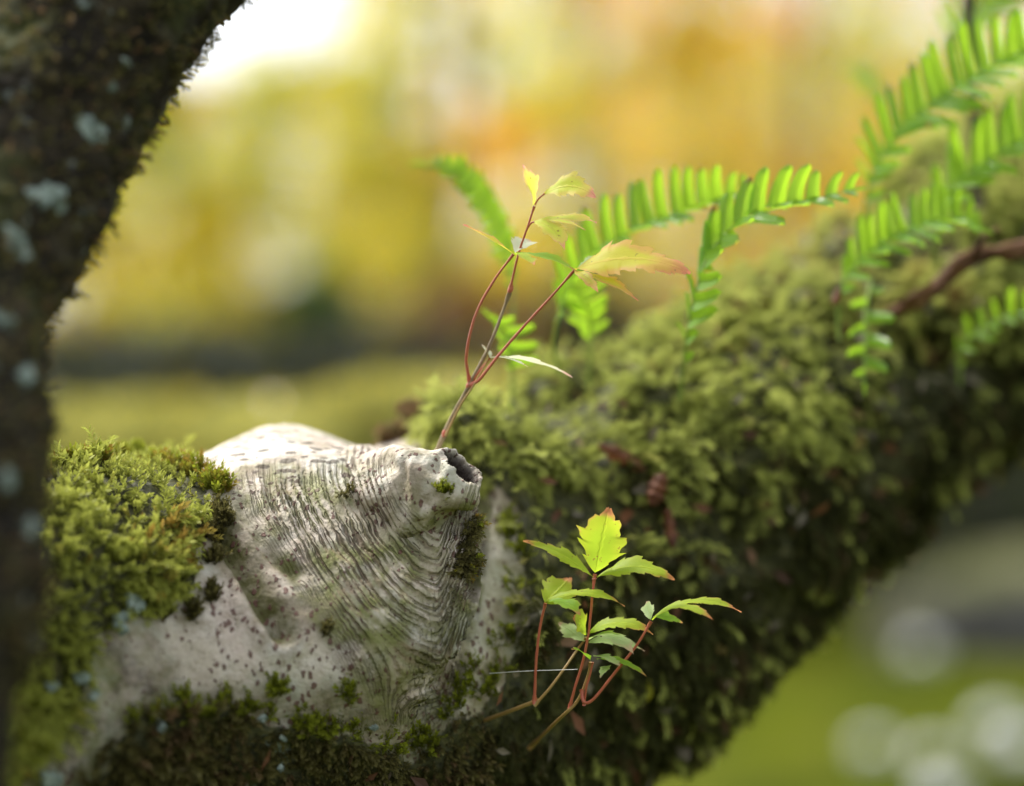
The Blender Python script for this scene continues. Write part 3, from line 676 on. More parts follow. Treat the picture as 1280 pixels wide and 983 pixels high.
def mat_dark():
    m = NT('dark_lichened_bark'); co = m.coord()
    c = m.ramp(m.noise(60, co, 5, .65), [(.3, (.005, .004, .003)), (.5, (.022, .017, .009)), (.65, (.05, .04, .02)), (.8, (.12, .11, .08))])
    c = m.mix(m.smooth(m.noise(22, co, 3), .5, .7), c, (.045, .05, .014))
    big = m.smooth(m.noise(24, co, 5, .7), .62, .70); sm = m.smooth(m.noise(75, co, 4, .65), .64, .72)
    c = m.mix(m.math('MAXIMUM', m.math('MULTIPLY', big, .6), m.math('MULTIPLY', sm, .45)), c, m.ramp(m.noise(150, co), [(.3, (.20, .26, .23)), (.7, (.42, .49, .45))]))
    h = m.math('ADD', m.noise(130, co, 4, .65), m.math('MULTIPLY', big, .3))
    return m.done(m.pbr(c, .85, m.bump(h, .004), .2))
mk_mesh('bark', V - TO, F, mat_dark(), dtr)
idx = rng.choice(len(V) - 2, 4800); d = norm(n_[idx] + rng.normal(size=(4800, 3)) * .6)
W, Fx, tip, tn = scatter(TT, V[idx], d, n_[idx][:, [1, 2, 0]], .003 + .005 * rng.random(4800), np.clip(rng.normal(.6, .25, 4800), 0, 1))
tag(mk_mesh('moss', W - TO, Fx, M_mossD, dtr, {'tip': tip, 'tone': tn}, False), kind='stuff')
M_lichen = (lambda m: m.done(m.pbr(m.ramp(m.noise(170, None, 4, .65), [(.3, (.10, .13, .10)), (.5, (.26, .32, .28)), (.7, (.42, .49, .44))]), .95, m.bump(m.noise(300), .003), .05)))(NT('blue_grey_lichen'))
def lichen_patch(host, hostn, centre_idx, r, parent, origin):
    """a thin lobed crust that follows the bark under it"""
    c0, n0 = host[centre_idx], hostn[centre_idx]
    a_ = norm(np.cross(n0, [0.1, .2, 1])); b_ = np.cross(n0, a_); nr, na = 7, 40
    th_ = np.linspace(0, 2 * np.pi, na, endpoint=False); s = rng.random() * 50
    out = r * (.9 + .28 * np.sin(th_ * 2 + s) + .18 * np.sin(th_ * 5 + 2 * s) + .12 * np.sin(th_ * 9 + 3 * s) + .07 * rng.normal(size=na))
    VV = []
    nb = np.where(np.linalg.norm(host - c0, axis=1) < r * 2.4)[0]; hp_ = host[nb]
    for i in range(nr):
        f = i / (nr - 1)
        for j in range(na):
            q_ = c0 + (a_ * math.cos(th_[j]) + b_ * math.sin(th_[j])) * out[j] * f
            k_ = nb[np.argmin(np.sum((hp_ - q_) ** 2, 1))]
            lift = .0008 + .0014 * rng.random() * f if f < .99 else -.001
            hgt_ = (host[k_] - q_) @ n0
            VV.append(q_ + n0 * (hgt_ + lift))
    return mk_mesh('lichen', np.array(VV) - origin, grid_faces(nr, na, True), M_lichen, parent)
xv, yv = proj(V)
for (lx, ly, r) in [(118, 165, .0065), (60, 245, .0075), (105, 150, .004), (22, 305, .0075), (75, 262, .003), (160, 80, .0025), (35, 470, .0055), (12, 600, .004), (37, 662, .004), (5, 400, .005), (140, 110, .0025)]:
    dd = (xv - lx) ** 2 + (yv - ly) ** 2 + 1e6 * (n_[:, 1] > 0)
    lichen_patch(V, n_, int(np.argmin(dd)), r, dtr, TO)
# lichen flakes on the limb
nL = norm(LV - np.repeat(cF, NV, 0))
for (lx, ly, r) in [(160, 765, .0045), (144, 788, .004), (150, 776, .003), (95, 850, .004), (55, 860, .003), (110, 868, .003), (320, 893, .0018), (336, 915, .0014), (458, 905, .0015), (180, 900, .002), (190, 890, .0026), (335, 945, .0014), (60, 965, .005)]:
    dd = (Lx - lx) ** 2 + (Ly - ly) ** 2 + 1e6 * (front < 0)
    o = lichen_patch(LV + nL * .006, nL, int(np.argmin(dd)), r, limb, LO)

# ================================================================ FERNS
def mat_fern():
    m = NT('fern_green'); e = m.attr('across'); u = m.attr('along')
    n = m.noise(160, None, 3)
    c = m.mix(m.smooth(n, .35, .65), (.12, .28, .02), (.18, .35, .03))
    c = m.mix(m.smooth(e, 0, .12, .6, 0), c, (.20, .36, .06))
    t = m.mix(m.smooth(n, .35, .65), (.40, .68, .03), (.52, .78, .04))
    oi = m.n('ShaderNodeObjectInfo').outputs['Random']
    c = m.mix(m.smooth(oi, .3, 1, 0, .45), c, (.10, .20, .02)); t = m.mix(m.smooth(oi, .3, 1, 0, .5), t, (.34, .58, .04))
    br = m.math('MULTIPLY', m.smooth(u, .80, .96), m.smooth(oi, .84, .88)); c = m.mix(br, c, (.22, .13, .04)); t = m.mix(br, t, (.4, .25, .06))
    vein = m.math('PINGPONG', m.math('ADD', m.math('MULTIPLY', u, 9), m.math('MULTIPLY', e, -2.5)), .5)
    h = m.math('ADD', m.smooth(e, 0, .15, -.8, 0), m.math('MULTIPLY', m.smooth(vein, 0, .2, 1, 0), -.35))
    return m.done(m.leafy(c, t, .58, .30, .5, m.bump(h, .0008)))
M_fern = mat_fern()
M_rachis = (lambda m: m.done(m.pbr(m.mix(m.noise(200), (.16, .26, .04), (.26, .34, .07)), .45, None, .4)))(NT('fern_stalk'))
def pinna_mesh(curl=.12, sweep=.16):
    nu = 12; u = np.linspace(0, 1, nu)
    wd = (.165 - .06 * u) * np.where(u > .8, np.sqrt(np.clip(1 - ((u - .8) / .203) ** 2, 0, 1)), 1)
    wd[0] = .22; wd[1] = .15
    V, A, U = [], [], []
    for i in range(nu):
        y = sweep * (u[i] ** 1.8) ; z = -curl * u[i] ** 2 + .02
        for s, f in ((-1, 1), (-.5, .5), (0, 0), (.5, .5), (1, 1)):
            V.append((u[i] * (1 - .12 * u[i]), y + s * wd[i], z + .05 * f * f * (1) - (0.02 if s == 0 else 0) + .012 * math.sin(u[i] * 40 + s) * f)); A.append(f); U.append(u[i])
    return mk_mesh('pinna', np.array(V), grid_faces(nu, 5), M_fern, attrs={'across': A, 'along': U}, obj=False)
PIN = [pinna_mesh(.10, .14), pinna_mesh(.2, .2), pinna_mesh(.04, .10), pinna_mesh(.30, .22)]
def frond(path, label, n, up_dir, lo_dir, up_len, lo_len, bare=.12, root=None, group='fern fronds growing from the mossy limb', tipw=1.0, jit=.08, width=1.0):
    """path: (px, py, D) points, root first. lengths in photo pixels at that distance"""
    pts = np.array([P(*q) for q in path]); cv = catmull(pts, 60)
    s = np.r_[0, np.cumsum(np.linalg.norm(np.diff(cv, axis=0), axis=1))]; s /= s[-1]
    o = empty('fern_frond', tuple(cv[0])); O = cv[0]
    V, F = tube(cv, np.interp(s, [0, .5, 1], [.0011, .0008, .00035]), 7)
    mk_mesh('stalk', V - O, F, M_rachis, o)
    Tg = norm(np.gradient(cv, axis=0)); pm = K * path[len(path) // 2][2]
    L = s[-1]; step = (1 - bare) / n
    ups, los = norm(np.array(up_dir, float)), norm(np.array(lo_dir, float))
    length = np.linalg.norm(np.diff(cv, axis=0), axis=1).sum()
    for k in range(n):
        for side in (0, 1):
            f = bare + (1 - bare) * ((k + (.0 if side else .5)) / n) ** .88
            if f > .985: continue
            c_ = np.array([np.interp(f, s, cv[:, a]) for a in range(3)]); tg = norm(np.array([np.interp(f, s, Tg[:, a]) for a in range(3)]))
            g_ = (f - bare) / (1 - bare)
            env = (.55 + .45 * sst(0, .22, g_)) * (1 - sst(.66, 1.12, g_) * .8) if tipw else 1
            ln = (los_len if False else (lo_len if side else up_len)) * pm * env * (1 + rng.normal() * .06)
            dvec = (los if side else ups) + rng.normal(size=3) * jit + tg * .12
            xax = norm(dvec - tg * 0); nz = norm(np.cross(xax, tg)) 
            if side: nz = -nz
            nz = norm(nz + rng.normal(size=3) * .10); yax = norm(np.cross(nz, xax)); 
            if yax @ tg < 0: yax = -yax
            zax = np.cross(xax, yax); 
            gap = length * step; wsc = min(gap * 2.75, ln * 1.3) * width * (1 if g_ < .8 else 1.1)
            M = Matrix(((xax[0] * ln, yax[0] * wsc, zax[0] * ln, c_[0] - O[0]), (xax[1] * ln, yax[1] * wsc, zax[1] * ln, c_[1] - O[1]), (xax[2] * ln, yax[2] * wsc, zax[2] * ln, c_[2] - O[2]), (0, 0, 0, 1)))
            p = link('pinna', PIN[rng.integers(0, len(PIN))], o); p.matrix_local = M
    # tapering end lobe
    c_, tg = cv[-2], norm(cv[-1] - cv[-3]); xax = tg; nz = norm(np.cross(ups, tg)); yax = np.cross(nz, xax); ln = 22 * pm; M = Matrix(((xax[0] * ln, yax[0] * ln * .8, nz[0] * ln, c_[0] - O[0]), (xax[1] * ln, yax[1] * ln * .8, nz[1] * ln, c_[1] - O[1]), (xax[2] * ln, yax[2] * ln * .8, nz[2] * ln, c_[2] - O[2]), (0, 0, 0, 1)))
    p = link('tip_lobe', PIN[2], o); p.matrix_local = M
    return tag(o, label, 'fern', group)

frond([(700, 470, 1.36), (692, 430, 1.35), (705, 375, 1.335), (735, 325, 1.325), (795, 288, 1.32), (865, 262, 1.315), (938, 236, 1.31)], 'middle left fern frond, just right of the upper creeper seedling', 16, (-.34, .1, .93), (.12, -.95, -.12), 66, 58, .22)
frond([(850, 500, 1.33), (858, 430, 1.29), (868, 375, 1.27), (884, 325, 1.262), (915, 285, 1.26), (965, 262, 1.262), (1020, 250, 1.265), (1072, 236, 1.27)], 'sharpest fern frond, its pointed yellow green tip in front of the centre right', 14, (-.12, .12, .97), (.28, -.92, -.1), 64, 60, .2)
frond([(1050, 425, 1.352), (1048, 392, 1.35), (1058, 350, 1.34), (1092, 312, 1.335), (1140, 286, 1.33), (1190, 276, 1.33), (1228, 286, 1.325)], 'fern frond arching over the rusty twig, tip drooping to the right', 14, (-.28, .15, .92), (.3, -.92, -.22), 58, 62, .25)
frond([(1080, 300, 1.42), (1085, 240, 1.39), (1105, 192, 1.37), (1150, 142, 1.36), (1215, 98, 1.355), (1290, 66, 1.35), (1360, 60, 1.35)], 'big upper right fern frond crossing below the thin dark stem', 19, (-.34, .2, .9), (.34, -.9, -.2), 74, 74, .18)
frond([(1165, 330, 1.40), (1172, 275, 1.37), (1192, 235, 1.36), (1240, 198, 1.35), (1300, 165, 1.35), (1370, 150, 1.35)], 'fern frond at the right edge between the big upper one and the arching one', 13, (-.28, .15, .93), (.3, -.92, -.2), 72, 66, .2)
frond([(1145, 215, 1.75), (1120, 150, 1.75), (1095, 108, 1.74), (1062, 92, 1.72)], 'faint fern frond farthest back, left of the thin dark stem', 10, (-.1, .6, .75), (.5, .2, -.85), 34, 26, .3)
frond([(1180, 60, 1.62), (1210, 20, 1.6), (1260, -10, 1.58), (1330, -25, 1.56)], 'blurred fern frond cut off by the top right corner', 11, (-.4, .2, .9), (.3, -.8, -.4), 70, 66, .05)
frond([(640, 500, 1.40), (640, 430, 1.40), (640, 350, 1.40), (622, 285, 1.40), (590, 232, 1.40), (560, 208, 1.40), (528, 205, 1.40)], 'lone blurred fern frond bending left behind the top of the upper creeper seedling', 18, (.62, .35, .7), (-.55, -.5, -.6), 27, 24, .42, width=1.3)
frond([(1200, 480, 1.42), (1200, 440, 1.41), (1228, 412, 1.40), (1265, 396, 1.39), (1330, 385, 1.38)], 'shaded fern frond low at the right edge under the rusty twig', 8, (-.3, .1, .95), (.3, -.9, -.3), 38, 34, .15, width=.75)
frond([(1090, 350, 1.36), (1082, 390, 1.35), (1082, 430, 1.34), (1080, 480, 1.33)], 'greyish fern frond hanging down below the arching one', 4, (-.8, -.5, .1), (.9, -.4, .12), 36, 44, .1, jit=.05)
frond([(735, 480, 1.37), (738, 440, 1.36), (738, 405, 1.355), (730, 375, 1.35), (715, 350, 1.35)], 'small curled fern frond low behind the long maple shaped leaf', 7, (.85, -.3, .22), (-.85, -.3, .18), 36, 40, .45)
frond([(640, 520, 1.34), (640, 470, 1.335), (636, 440, 1.33), (628, 412, 1.33), (616, 398, 1.33)], 'tiny fern frond behind the fork of the upper creeper seedling', 4, (.9, -.4, -.1), (-.8, -.2, .5), 46, 22, .45)
0 and frond([(868, 470, 1.30), (862, 425, 1.285), (868, 385, 1.275), (872, 350, 1.27)], 'short young fern frond with one lobe hanging, at the foot of the sharpest frond', 6, (.9, -.3, .05), (-.88, -.3, .22), 46, 58, .3)
0 and frond([(1010, 480, 1.36), (1000, 430, 1.35), (985, 390, 1.34), (960, 360, 1.34)], 'dull short fern frond half sunk in the moss left of the hanging greyish one', 7, (.8, -.4, .1), (-.8, -.4, .2), 34, 30, .2)

# ================================================================ CREEPER SEEDLINGS
def mat_leaflet(name, base, mid, tipc, tb, tm, tt):
    m = NT(name); e = m.attr('edge'); v = m.attr('vein'); u = m.attr('along')
    n = m.math('MULTIPLY', m.math('SUBTRACT', m.noise(120, None, 3), .5), .45)
    k = m.math('ADD', e, n)
    c = m.mix(m.smooth(k, .25, .65), base, mid); c = m.mix(m.smooth(k, .68, .98), c, tipc)
    t = m.mix(m.smooth(k, .25, .65), tb, tm); t = m.mix(m.smooth(k, .68, .98), t, tt)
    vm = m.smooth(v, .05, .22, 1, 0)
    spt = m.smooth(m.noise(420, None, 3, .6), .66, .70); c = m.mix(m.math('MULTIPLY', spt, .7), c, (.22, .12, .04)); t = m.mix(m.math('MULTIPLY', spt, .7), t, (.4, .22, .06))
    t2 = m.mix(m.math('MULTIPLY', vm, .22), t, base)
    return m.done(m.leafy(m.mix(m.math('MULTIPLY', vm, .4), c, tm), t2, .55, .5, .22, m.bump(m.math('ADD', m.math('MULTIPLY', vm, -.7), m.math('MULTIPLY', m.noise(900), .25)), .0003)))
M_lfA = mat_leaflet('seedling_leaf_pink', (.56, .60, .08), (.66, .58, .14), (.74, .34, .27), (.85, .88, .12), (.95, .75, .18), (.95, .42, .30))
M_lfO = mat_leaflet('seedling_leaf_orange', (.62, .58, .06), (.70, .46, .12), (.74, .28, .18), (.92, .80, .08), (.95, .58, .14), (.95, .34, .22))
M_lfB = mat_leaflet('seedling_leaf_lime', (.36, .46, .03), (.36, .44, .035), (.60, .24, .10), (.58, .80, .05), (.72, .84, .06), (.95, .40, .18))
M_lfP = mat_leaflet('seedling_leaf_pale', (.30, .42, .16), (.40, .50, .22), (.55, .40, .25), (.50, .66, .22), (.60, .70, .28), (.7, .5, .35))
M_lfW = mat_leaflet('seedling_leaf_silver', (.60, .66, .52), (.62, .66, .50), (.60, .42, .34), (.7, .74, .5), (.75, .72, .5), (.8, .5, .4))
M_lfG = mat_leaflet('seedling_leaf_green', (.20, .36, .03), (.25, .40, .03), (.5, .3, .1), (.42, .72, .05), (.5, .76, .05), (.8, .4, .15))
M_red = (lambda m: m.done(m.pbr(m.mix(m.noise(150), (.42, .07, .05), (.50, .18, .09)), .4, None, .45)))(NT('red_leaf_stalk'))
M_stem = (lambda m: m.done(m.pbr(m.ramp(m.noise(300, m.coord((1, 1, .3)), 3), [(.3, (.17, .12, .07)), (.7, (.34, .26, .15))]), .55, m.bump(m.noise(500), .0004), .35)))(NT('brown_young_stem'))
M_olive = (lambda m: m.done(m.pbr(m.mix(m.noise(150), (.26, .20, .05), (.40, .22, .09)), .45, None, .4)))(NT('olive_creeping_stem'))

def leaflet(p0, p1, width, mat, parent, O, face=(0, -1, .35), arch=.12, fold=.25, teeth=5, droop=0, widest=.42, twist=0):
    """a toothed leaflet from point p0 to p1 (px, py, D); width in photo pixels; face = the way its upper side looks"""
    a, b = P(*p0), P(*p1); pm = K * p0[2]; Lg = np.linalg.norm(b - a)
    f = norm(np.array(face, float)); tdir = norm(b - a); upv = norm(f - tdir * (f @ tdir))
    zup = np.array([0, 0, 1.]); zup = norm(zup - tdir * (zup @ tdir))
    mid = (a + b) / 2 + zup * Lg * arch
    nu = teeth * 10 + 1; u = np.linspace(0, 1, nu)[:, None]
    end = b - zup * Lg * droop * .0
    cv = a * (1 - u) ** 2 + mid * 2 * u * (1 - u) + end * u ** 2
    cv = cv + (-zup) * Lg * droop * (u ** 4)
    tg = norm(np.gradient(cv, axis=0)); u = u[:, 0]
    W = width * pm * .5
    core = np.where(u < widest, np.sin(np.pi / 2 * (u / widest) ** .85), np.cos(np.pi / 2 * ((u - widest) / (1 - widest)) ** 1.05) ** 1.15)
    V, E, Ve, Al = [], [], [], []
    cols = np.array([-1, -.72, -.36, 0, .36, .72, 1.])
    seed = rng.random() * 10
    for i in range(nu):
        ang = twist * (u[i] - .5); up_ = norm(upv - tg[i] * (upv @ tg[i])); lat = np.cross(tg[i], up_)
        lat, up_ = lat * math.cos(ang) + up_ * math.sin(ang), up_ * math.cos(ang) - lat * math.sin(ang)
        for s in cols:
            ph_ = (u[i] * teeth * .95 + (.25 if s > 0 else 0) + .12 * math.sin(seed + i)) % 1.0
            tooth = (ph_ ** 1.2) if u[i] > .16 else .3
            big_ = 1 + .13 * math.sin(u[i] * 9 + seed + (2 if s > 0 else 0)) * (u[i] > .2)
            w_ = W * core[i] * (.80 + .40 * tooth * min(1, abs(s)) ** 3 * 1.0) * (big_ if abs(s) > .5 else 1)
            fwd = W * .14 * tooth * (abs(s) > .9) * (u[i] > .16) * (u[i] < .97)
            z = abs(s) * w_ * fold + math.sin(u[i] * 11 + seed + s * 2) * W * .09 * abs(s) - (s * s) * w_ * .16
            V.append(cv[i] + lat * s * w_ + tg[i] * fwd + up_ * z)
            E.append(min(1, max(abs(s) ** 2 * .55 + u[i] * .38, 1.15 * u[i] ** 2.6))); 
            vp = abs(((u[i] * 7 - abs(s) * 1.3) % 1.0) - .5) * 2
            Ve.append(0 if s == 0 else .35 + .65 * vp); Al.append(u[i])
    V = np.array(V) - O
    return mk_mesh('leaflet', V, grid_faces(nu, len(cols)), mat, parent, {'edge': E, 'vein': Ve, 'along': Al})
def stalk(pts, r0, r1, mat, parent, O, name='leaf_stalk', n=24, node=True):
    q = np.array([P(*p) for p in pts]); rad = np.linspace(r0, r1, len(q)) * K * 1.2
    rr = catmull(np.c_[q, rad], n); 
    if node: rr[-2:, 3] *= 1.5; rr[:2, 3] *= 1.45
    V, F = tube(rr[:, :3], rr[:, 3], 9)
    V = V + (noise(V, 500, 3) - .5)[:, None] * .0003
    return mk_mesh(name, V - O, F, mat, parent)

# ---- upper seedling
root = (545, 568, 1.222); OA = P(*root)
A_ = empty('creeper_seedling', tuple(OA))
tag(A_, 'tall red stalked creeper seedling with pink and orange tinged leaves behind the stub', 'seedling')
stalk([(544, 570, 1.222), (562, 528, 1.218), (585, 485, 1.212), (613, 430, 1.208), (637, 366, 1.204)], 3.6, 1.9, M_stem, A_, OA, 'stem', 40)
for nd in [(586, 482, 1.212), (638, 362, 1.204), (556, 541, 1.219)]:
    q = P(*nd); V, F = tube([q - [.001, 0, .0022], q, q + [.001, 0, .0022]], np.array([1.6, 3.6, 1.6]) * K * 1.2, 9, 7); mk_mesh('bud', V - OA, F, M_red, A_, )
st = stalk([(637, 364, 1.204), (648, 318, 1.2), (658, 288, 1.197), (668, 258, 1.195)], 1.6, 1.2, M_red, A_, OA)
leaflet((667, 256, 1.195), (653, 206, 1.190), 27, M_lfA, st, OA, (.7, -.6, .3), .10, .5, 5, widest=.35, twist=.8)
leaflet((680, 243, 1.194), (745, 243, 1.185), 38, M_lfA, st, OA, (.1, -.8, .62), .30, .25, 6, droop=.06, widest=.5)
stalk([(669, 256, 1.195), (673, 249, 1.195), (681, 242, 1.194)], 1.1, .9, M_red, A_, OA)
s2 = stalk([(660, 284, 1.197), (664, 279, 1.195), (670, 277, 1.193)], 1.2, 1.0, M_red, A_, OA)
leaflet((670, 277, 1.192), (746, 276, 1.184), 24, M_lfA, s2, OA, (.1, -.45, .9), .10, .3, 5, widest=.55, droop=.03)
leaflet((668, 277, 1.19), (706, 313, 1.175), 30, M_lfA, s2, OA, (.3, -.75, .6), .28, .3, 5, widest=.45)
leaflet((669, 278, 1.2), (732, 288, 1.205), 20, M_lfA, s2, OA, (.1, -.3, .9), .2, .3, 4)
p1 = stalk([(587, 478, 1.212), (583, 445, 1.205), (594, 395, 1.2), (618, 350, 1.197), (642, 318, 1.195)], 2.1, 1.3, M_red, A_, OA)
leaflet((641, 317, 1.195), (579, 281, 1.19), 20, M_lfO, p1, OA, (-.2, -.3, 1), .03, .4, 4, widest=.5)
leaflet((644, 316, 1.196), (664, 303, 1.215), 28, M_lfW, p1, OA, (0, -.8, .6), .15, .5, 3, widest=.6)
leaflet((644, 317, 1.195), (722, 340, 1.18), 21, M_lfG, p1, OA, (.1, -.35, 1), .14, .35, 5, widest=.5)
leaflet((643, 318, 1.195), (668, 332, 1.165), 22, M_lfB, p1, OA, (.2, -.4, 1), .1, .35, 4, widest=.5)
p2 = stalk([(588, 481, 1.212), (600, 474, 1.206), (622, 446, 1.203), (655, 408, 1.198), (690, 370, 1.193), (718, 338, 1.19)], 2.3, 1.3, M_red, A_, OA)
leaflet((719, 337, 1.19), (863, 338, 1.178), 68, M_lfO, p2, OA, (.05, -.62, .78), .20, .16, 7, droop=.03, widest=.36)
leaflet((718, 339, 1.19), (748, 366, 1.165), 16, M_lfO, p2, OA, (-.2, -.55, .8), .12, .3, 4)
leaflet((720, 340, 1.19), (798, 376, 1.175), 22, M_lfO, p2, OA, (.1, -.4, .9), .12, .35, 6, widest=.5)
leaflet((722, 336, 1.192), (788, 325, 1.24), 26, M_lfP, p2, OA, (.0, -.4, .9), .1, .2, 5)
p3 = stalk([(586, 486, 1.213), (598, 466, 1.209), (612, 448, 1.206)], 1.7, 1.2, M_red, A_, OA)
stalk([(557, 545, 1.218), (575, 508, 1.211), (592, 482, 1.208), (612, 447, 1.206)], 1.5, 1.1, M_olive, A_, OA)
leaflet((613, 447, 1.206), (716, 470, 1.2), 18, M_lfW, p3, OA, (.15, .25, .9), .12, .4, 5, widest=.35, droop=.02, twist=.6)
leaflet((613, 448, 1.206), (602, 431, 1.215), 12, M_lfW, p3, OA, (.6, -.3, .6), .1, .4, 3)
leaflet((615, 446, 1.206), (660, 459, 1.19), 10, M_lfW, p3, OA, (.1, -.1, .9), .1, .4, 4)

# ---- lower seedling
OB = P(712, 895, 1.205)
B_ = empty('creeper_seedling', tuple(OB))
tag(B_, 'lower creeper seedling with lime green toothed leaves before the dark limb', 'seedling')
stalk([(575, 912, 1.25), (635, 890, 1.212), (672, 876, 1.2)], 2.6, 2.6, M_olive, B_, OB, 'stem')
stalk([(662, 935, 1.25), (700, 898, 1.205), (722, 876, 1.198), (735, 845, 1.196), (738, 828, 1.194)], 2.4, 1.6, M_olive, B_, OB, 'stem')
stalk([(712, 886, 1.2), (718, 862, 1.197), (728, 830, 1.195), (736, 790, 1.192), (740, 750, 1.19), (743, 722, 1.19)], 1.8, 1.4, M_red, B_, OB, 'stem')
t1 = stalk([(743, 724, 1.19), (743, 722, 1.19), (744, 718, 1.19)], 2.4, 1.8, M_red, B_, OB, n=6)
leaflet((744, 716, 1.19), (761, 634, 1.185), 56, M_lfB, t1, OB, (.05, -.9, .35), .0, .12, 5, widest=.50)
leaflet((742, 722, 1.19), (654, 676, 1.180), 28, M_lfB, t1, OB, (-.2, -.5, .85), .12, .25, 6, widest=.42)
leaflet((746, 722, 1.19), (843, 720, 1.178), 36, M_lfB, t1, OB, (.15, -.55, .8), .26, .2, 6, widest=.45, droop=.05)
la = stalk([(668, 880, 1.2), (670, 830, 1.196), (675, 785, 1.193), (682, 754, 1.19)], 1.9, 1.5, M_red, B_, OB)
leaflet((681, 753, 1.19), (712, 722, 1.205), 44, M_lfB, la, OB, (-.1, -.8, .5), -.05, .15, 4, widest=.5)
leaflet((684, 751, 1.19), (781, 758, 1.182), 22, M_lfB, la, OB, (.1, -.35, .95), .26, .3, 6, widest=.45)
leaflet((686, 752, 1.188), (726, 770, 1.17), 24, M_lfG, la, OB, (.2, -.6, .8), .25, .25, 4, widest=.55)
lb = stalk([(668, 882, 1.2), (686, 862, 1.198), (704, 838, 1.2), (722, 812, 1.205), (733, 797, 1.2)], 1.9, 1.3, M_olive, B_, OB)
leaflet((732, 794, 1.198), (716, 772, 1.19), 30, M_lfB, lb, OB, (0, -.7, .6), .2, .3, 4, widest=.6)
leaflet((733, 793, 1.197), (816, 790, 1.185), 27, M_lfB, lb, OB, (.1, -.5, .85), .30, .25, 6, widest=.4, droop=.04)
leaflet((734, 800, 1.2), (792, 818, 1.17), 27, M_lfP, lb, OB, (.15, -.5, .85), .32, .2, 5, widest=.5)
leaflet((731, 802, 1.2), (698, 779, 1.21), 22, M_lfP, lb, OB, (-.1, -.7, .7), .05, .2, 4, widest=.5)
leaflet((736, 803, 1.2), (806, 814, 1.21), 22, M_lfP, lb, OB, (.1, -.5, .8), .2, .2, 5, widest=.5)
lc = stalk([(730, 882, 1.198), (733, 860, 1.195), (738, 842, 1.193), (741, 828, 1.192)], 1.5, 1.1, M_red, B_, OB)
leaflet((738, 826, 1.192), (714, 812, 1.18), 17, M_lfG, lc, OB, (-.2, -.5, .8), .2, .3, 4)
leaflet((742, 820, 1.192), (775, 833, 1.17), 20, M_lfP, lc, OB, (.3, -.6, .7), .1, .4, 5)
leaflet((746, 824, 1.192), (808, 846, 1.18), 14, M_lfG, lc, OB, (.1, -.4, .9), .22, .3, 5)
leaflet((762, 832, 1.19), (750, 848, 1.17), 12, M_lfP, lc, OB, (-.2, -.6, .6), .1, .4, 4)
ld = stalk([(727, 862, 1.197), (730, 878, 1.195), (742, 874, 1.193), (768, 842, 1.19), (795, 808, 1.187), (814, 777, 1.185)], 2.2, 1.5, M_red, B_, OB, n=34)
leaflet((816, 772, 1.185), (926, 760, 1.175), 22, M_lfB, ld, OB, (.1, -.3, .95), .26, .3, 7, widest=.5, droop=.05)
leaflet((815, 775, 1.183), (891, 775, 1.165), 22, M_lfB, ld, OB, (.15, -.4, .9), .38, .3, 6, widest=.45)
leaflet((813, 775, 1.185), (808, 752, 1.2), 16, M_lfP, ld, OB, (-.4, -.6, .6), .1, .3, 3, widest=.5)
leaflet((820, 772, 1.187), (853, 779, 1.2), 16, M_lfG, ld, OB, (.1, -.7, .6), .15, .3, 4)

# ================================================================ SMALL THINGS ON THE LIMB
M_dead = (lambda m: m.done(m.leafy(m.ramp(m.noise(120, None, 3), [(.3, (.06, .022, .012)), (.7, (.22, .08, .035))]), (.3, .12, .05), .2, .6, .3, m.bump(m.noise(200), .001))))(NT('dead_leaf_brown'))
def dead_leaf(px, py, D, L, wd, ang, label, mat=None, curl=1.0):
    nu, nv = 18, 9; u = np.linspace(-1, 1, nu)[:, None]; v = np.linspace(-1, 1, nv)[None]
    half = (1 - np.abs(u) ** 2.2) ** .8 * wd * .5 * (1 + .18 * np.sin(u * 13))
    x = u * L * .5 * np.ones_like(v); y = half * np.sin(v * curl * 1.25) / max(.6, curl); z = -half * np.cos(v * curl * 1.25) + .15 * L * np.sin(u * 2.2 + 1) * np.ones_like(v)
    V = np.stack([x, z + 0 * y, y], -1).reshape(-1, 3) * K * D; V += (noise(V, 300, 5, 2) - .5)[:, None] * .002
    c_, s_ = math.cos(ang), math.sin(ang); V = np.c_[V[:, 0] * c_ - V[:, 2] * s_, V[:, 1], V[:, 0] * s_ + V[:, 2] * c_]
    o = mk_mesh('fallen_leaf', V, grid_faces(nu, nv), mat or M_dead); o.location = P(px, py, D)
    return tag(o, label, 'leaf')
def surf(px, py, lift=.006):
    dd = (Lx - px) ** 2 + (Ly - py) ** 2 + 1e6 * (front < -.2); return LV[int(np.argmin(dd)), 1] - lift
dead_leaf(778, 572, surf(778, 572, .022), 70, 26, -.5, 'curled red brown dead leaf lying on the sunlit moss', curl=1.4)
dead_leaf(822, 612, surf(822, 612, .022), 46, 38, 1.2, 'crumpled brown dead leaf below the curled red brown one', curl=1.6)
dead_leaf(838, 660, surf(838, 660, .022), 56, 22, 1.7, 'narrow rusty scrap of leaf hanging lowest of the three brown ones', curl=1.6)
M_pale = (lambda m: m.done(m.pbr(m.mix(m.noise(300), (.45, .42, .30), (.6, .55, .42)), .7)))(NT('pale_scrap'))
M_yel = (lambda m: m.done(m.leafy((.45, .42, .03), (.8, .75, .05), .5, .5, .3)))(NT('yellow_leaf'))
dead_leaf(724, 580, surf(724, 580, .012), 20, 7, -.8, 'tiny pale cream scrap resting on the moss above the lower seedling', M_pale, 1.0)
dead_leaf(812, 864, surf(812, 864, .014), 28, 10, 1.5, 'small yellow leaf hanging right of the lower seedling', M_yel, 1.2)
dead_leaf(1046, 372, 1.325, 24, 16, 1.3, 'reddish brown bud scale at the foot of the arching fern frond', curl=1.5)
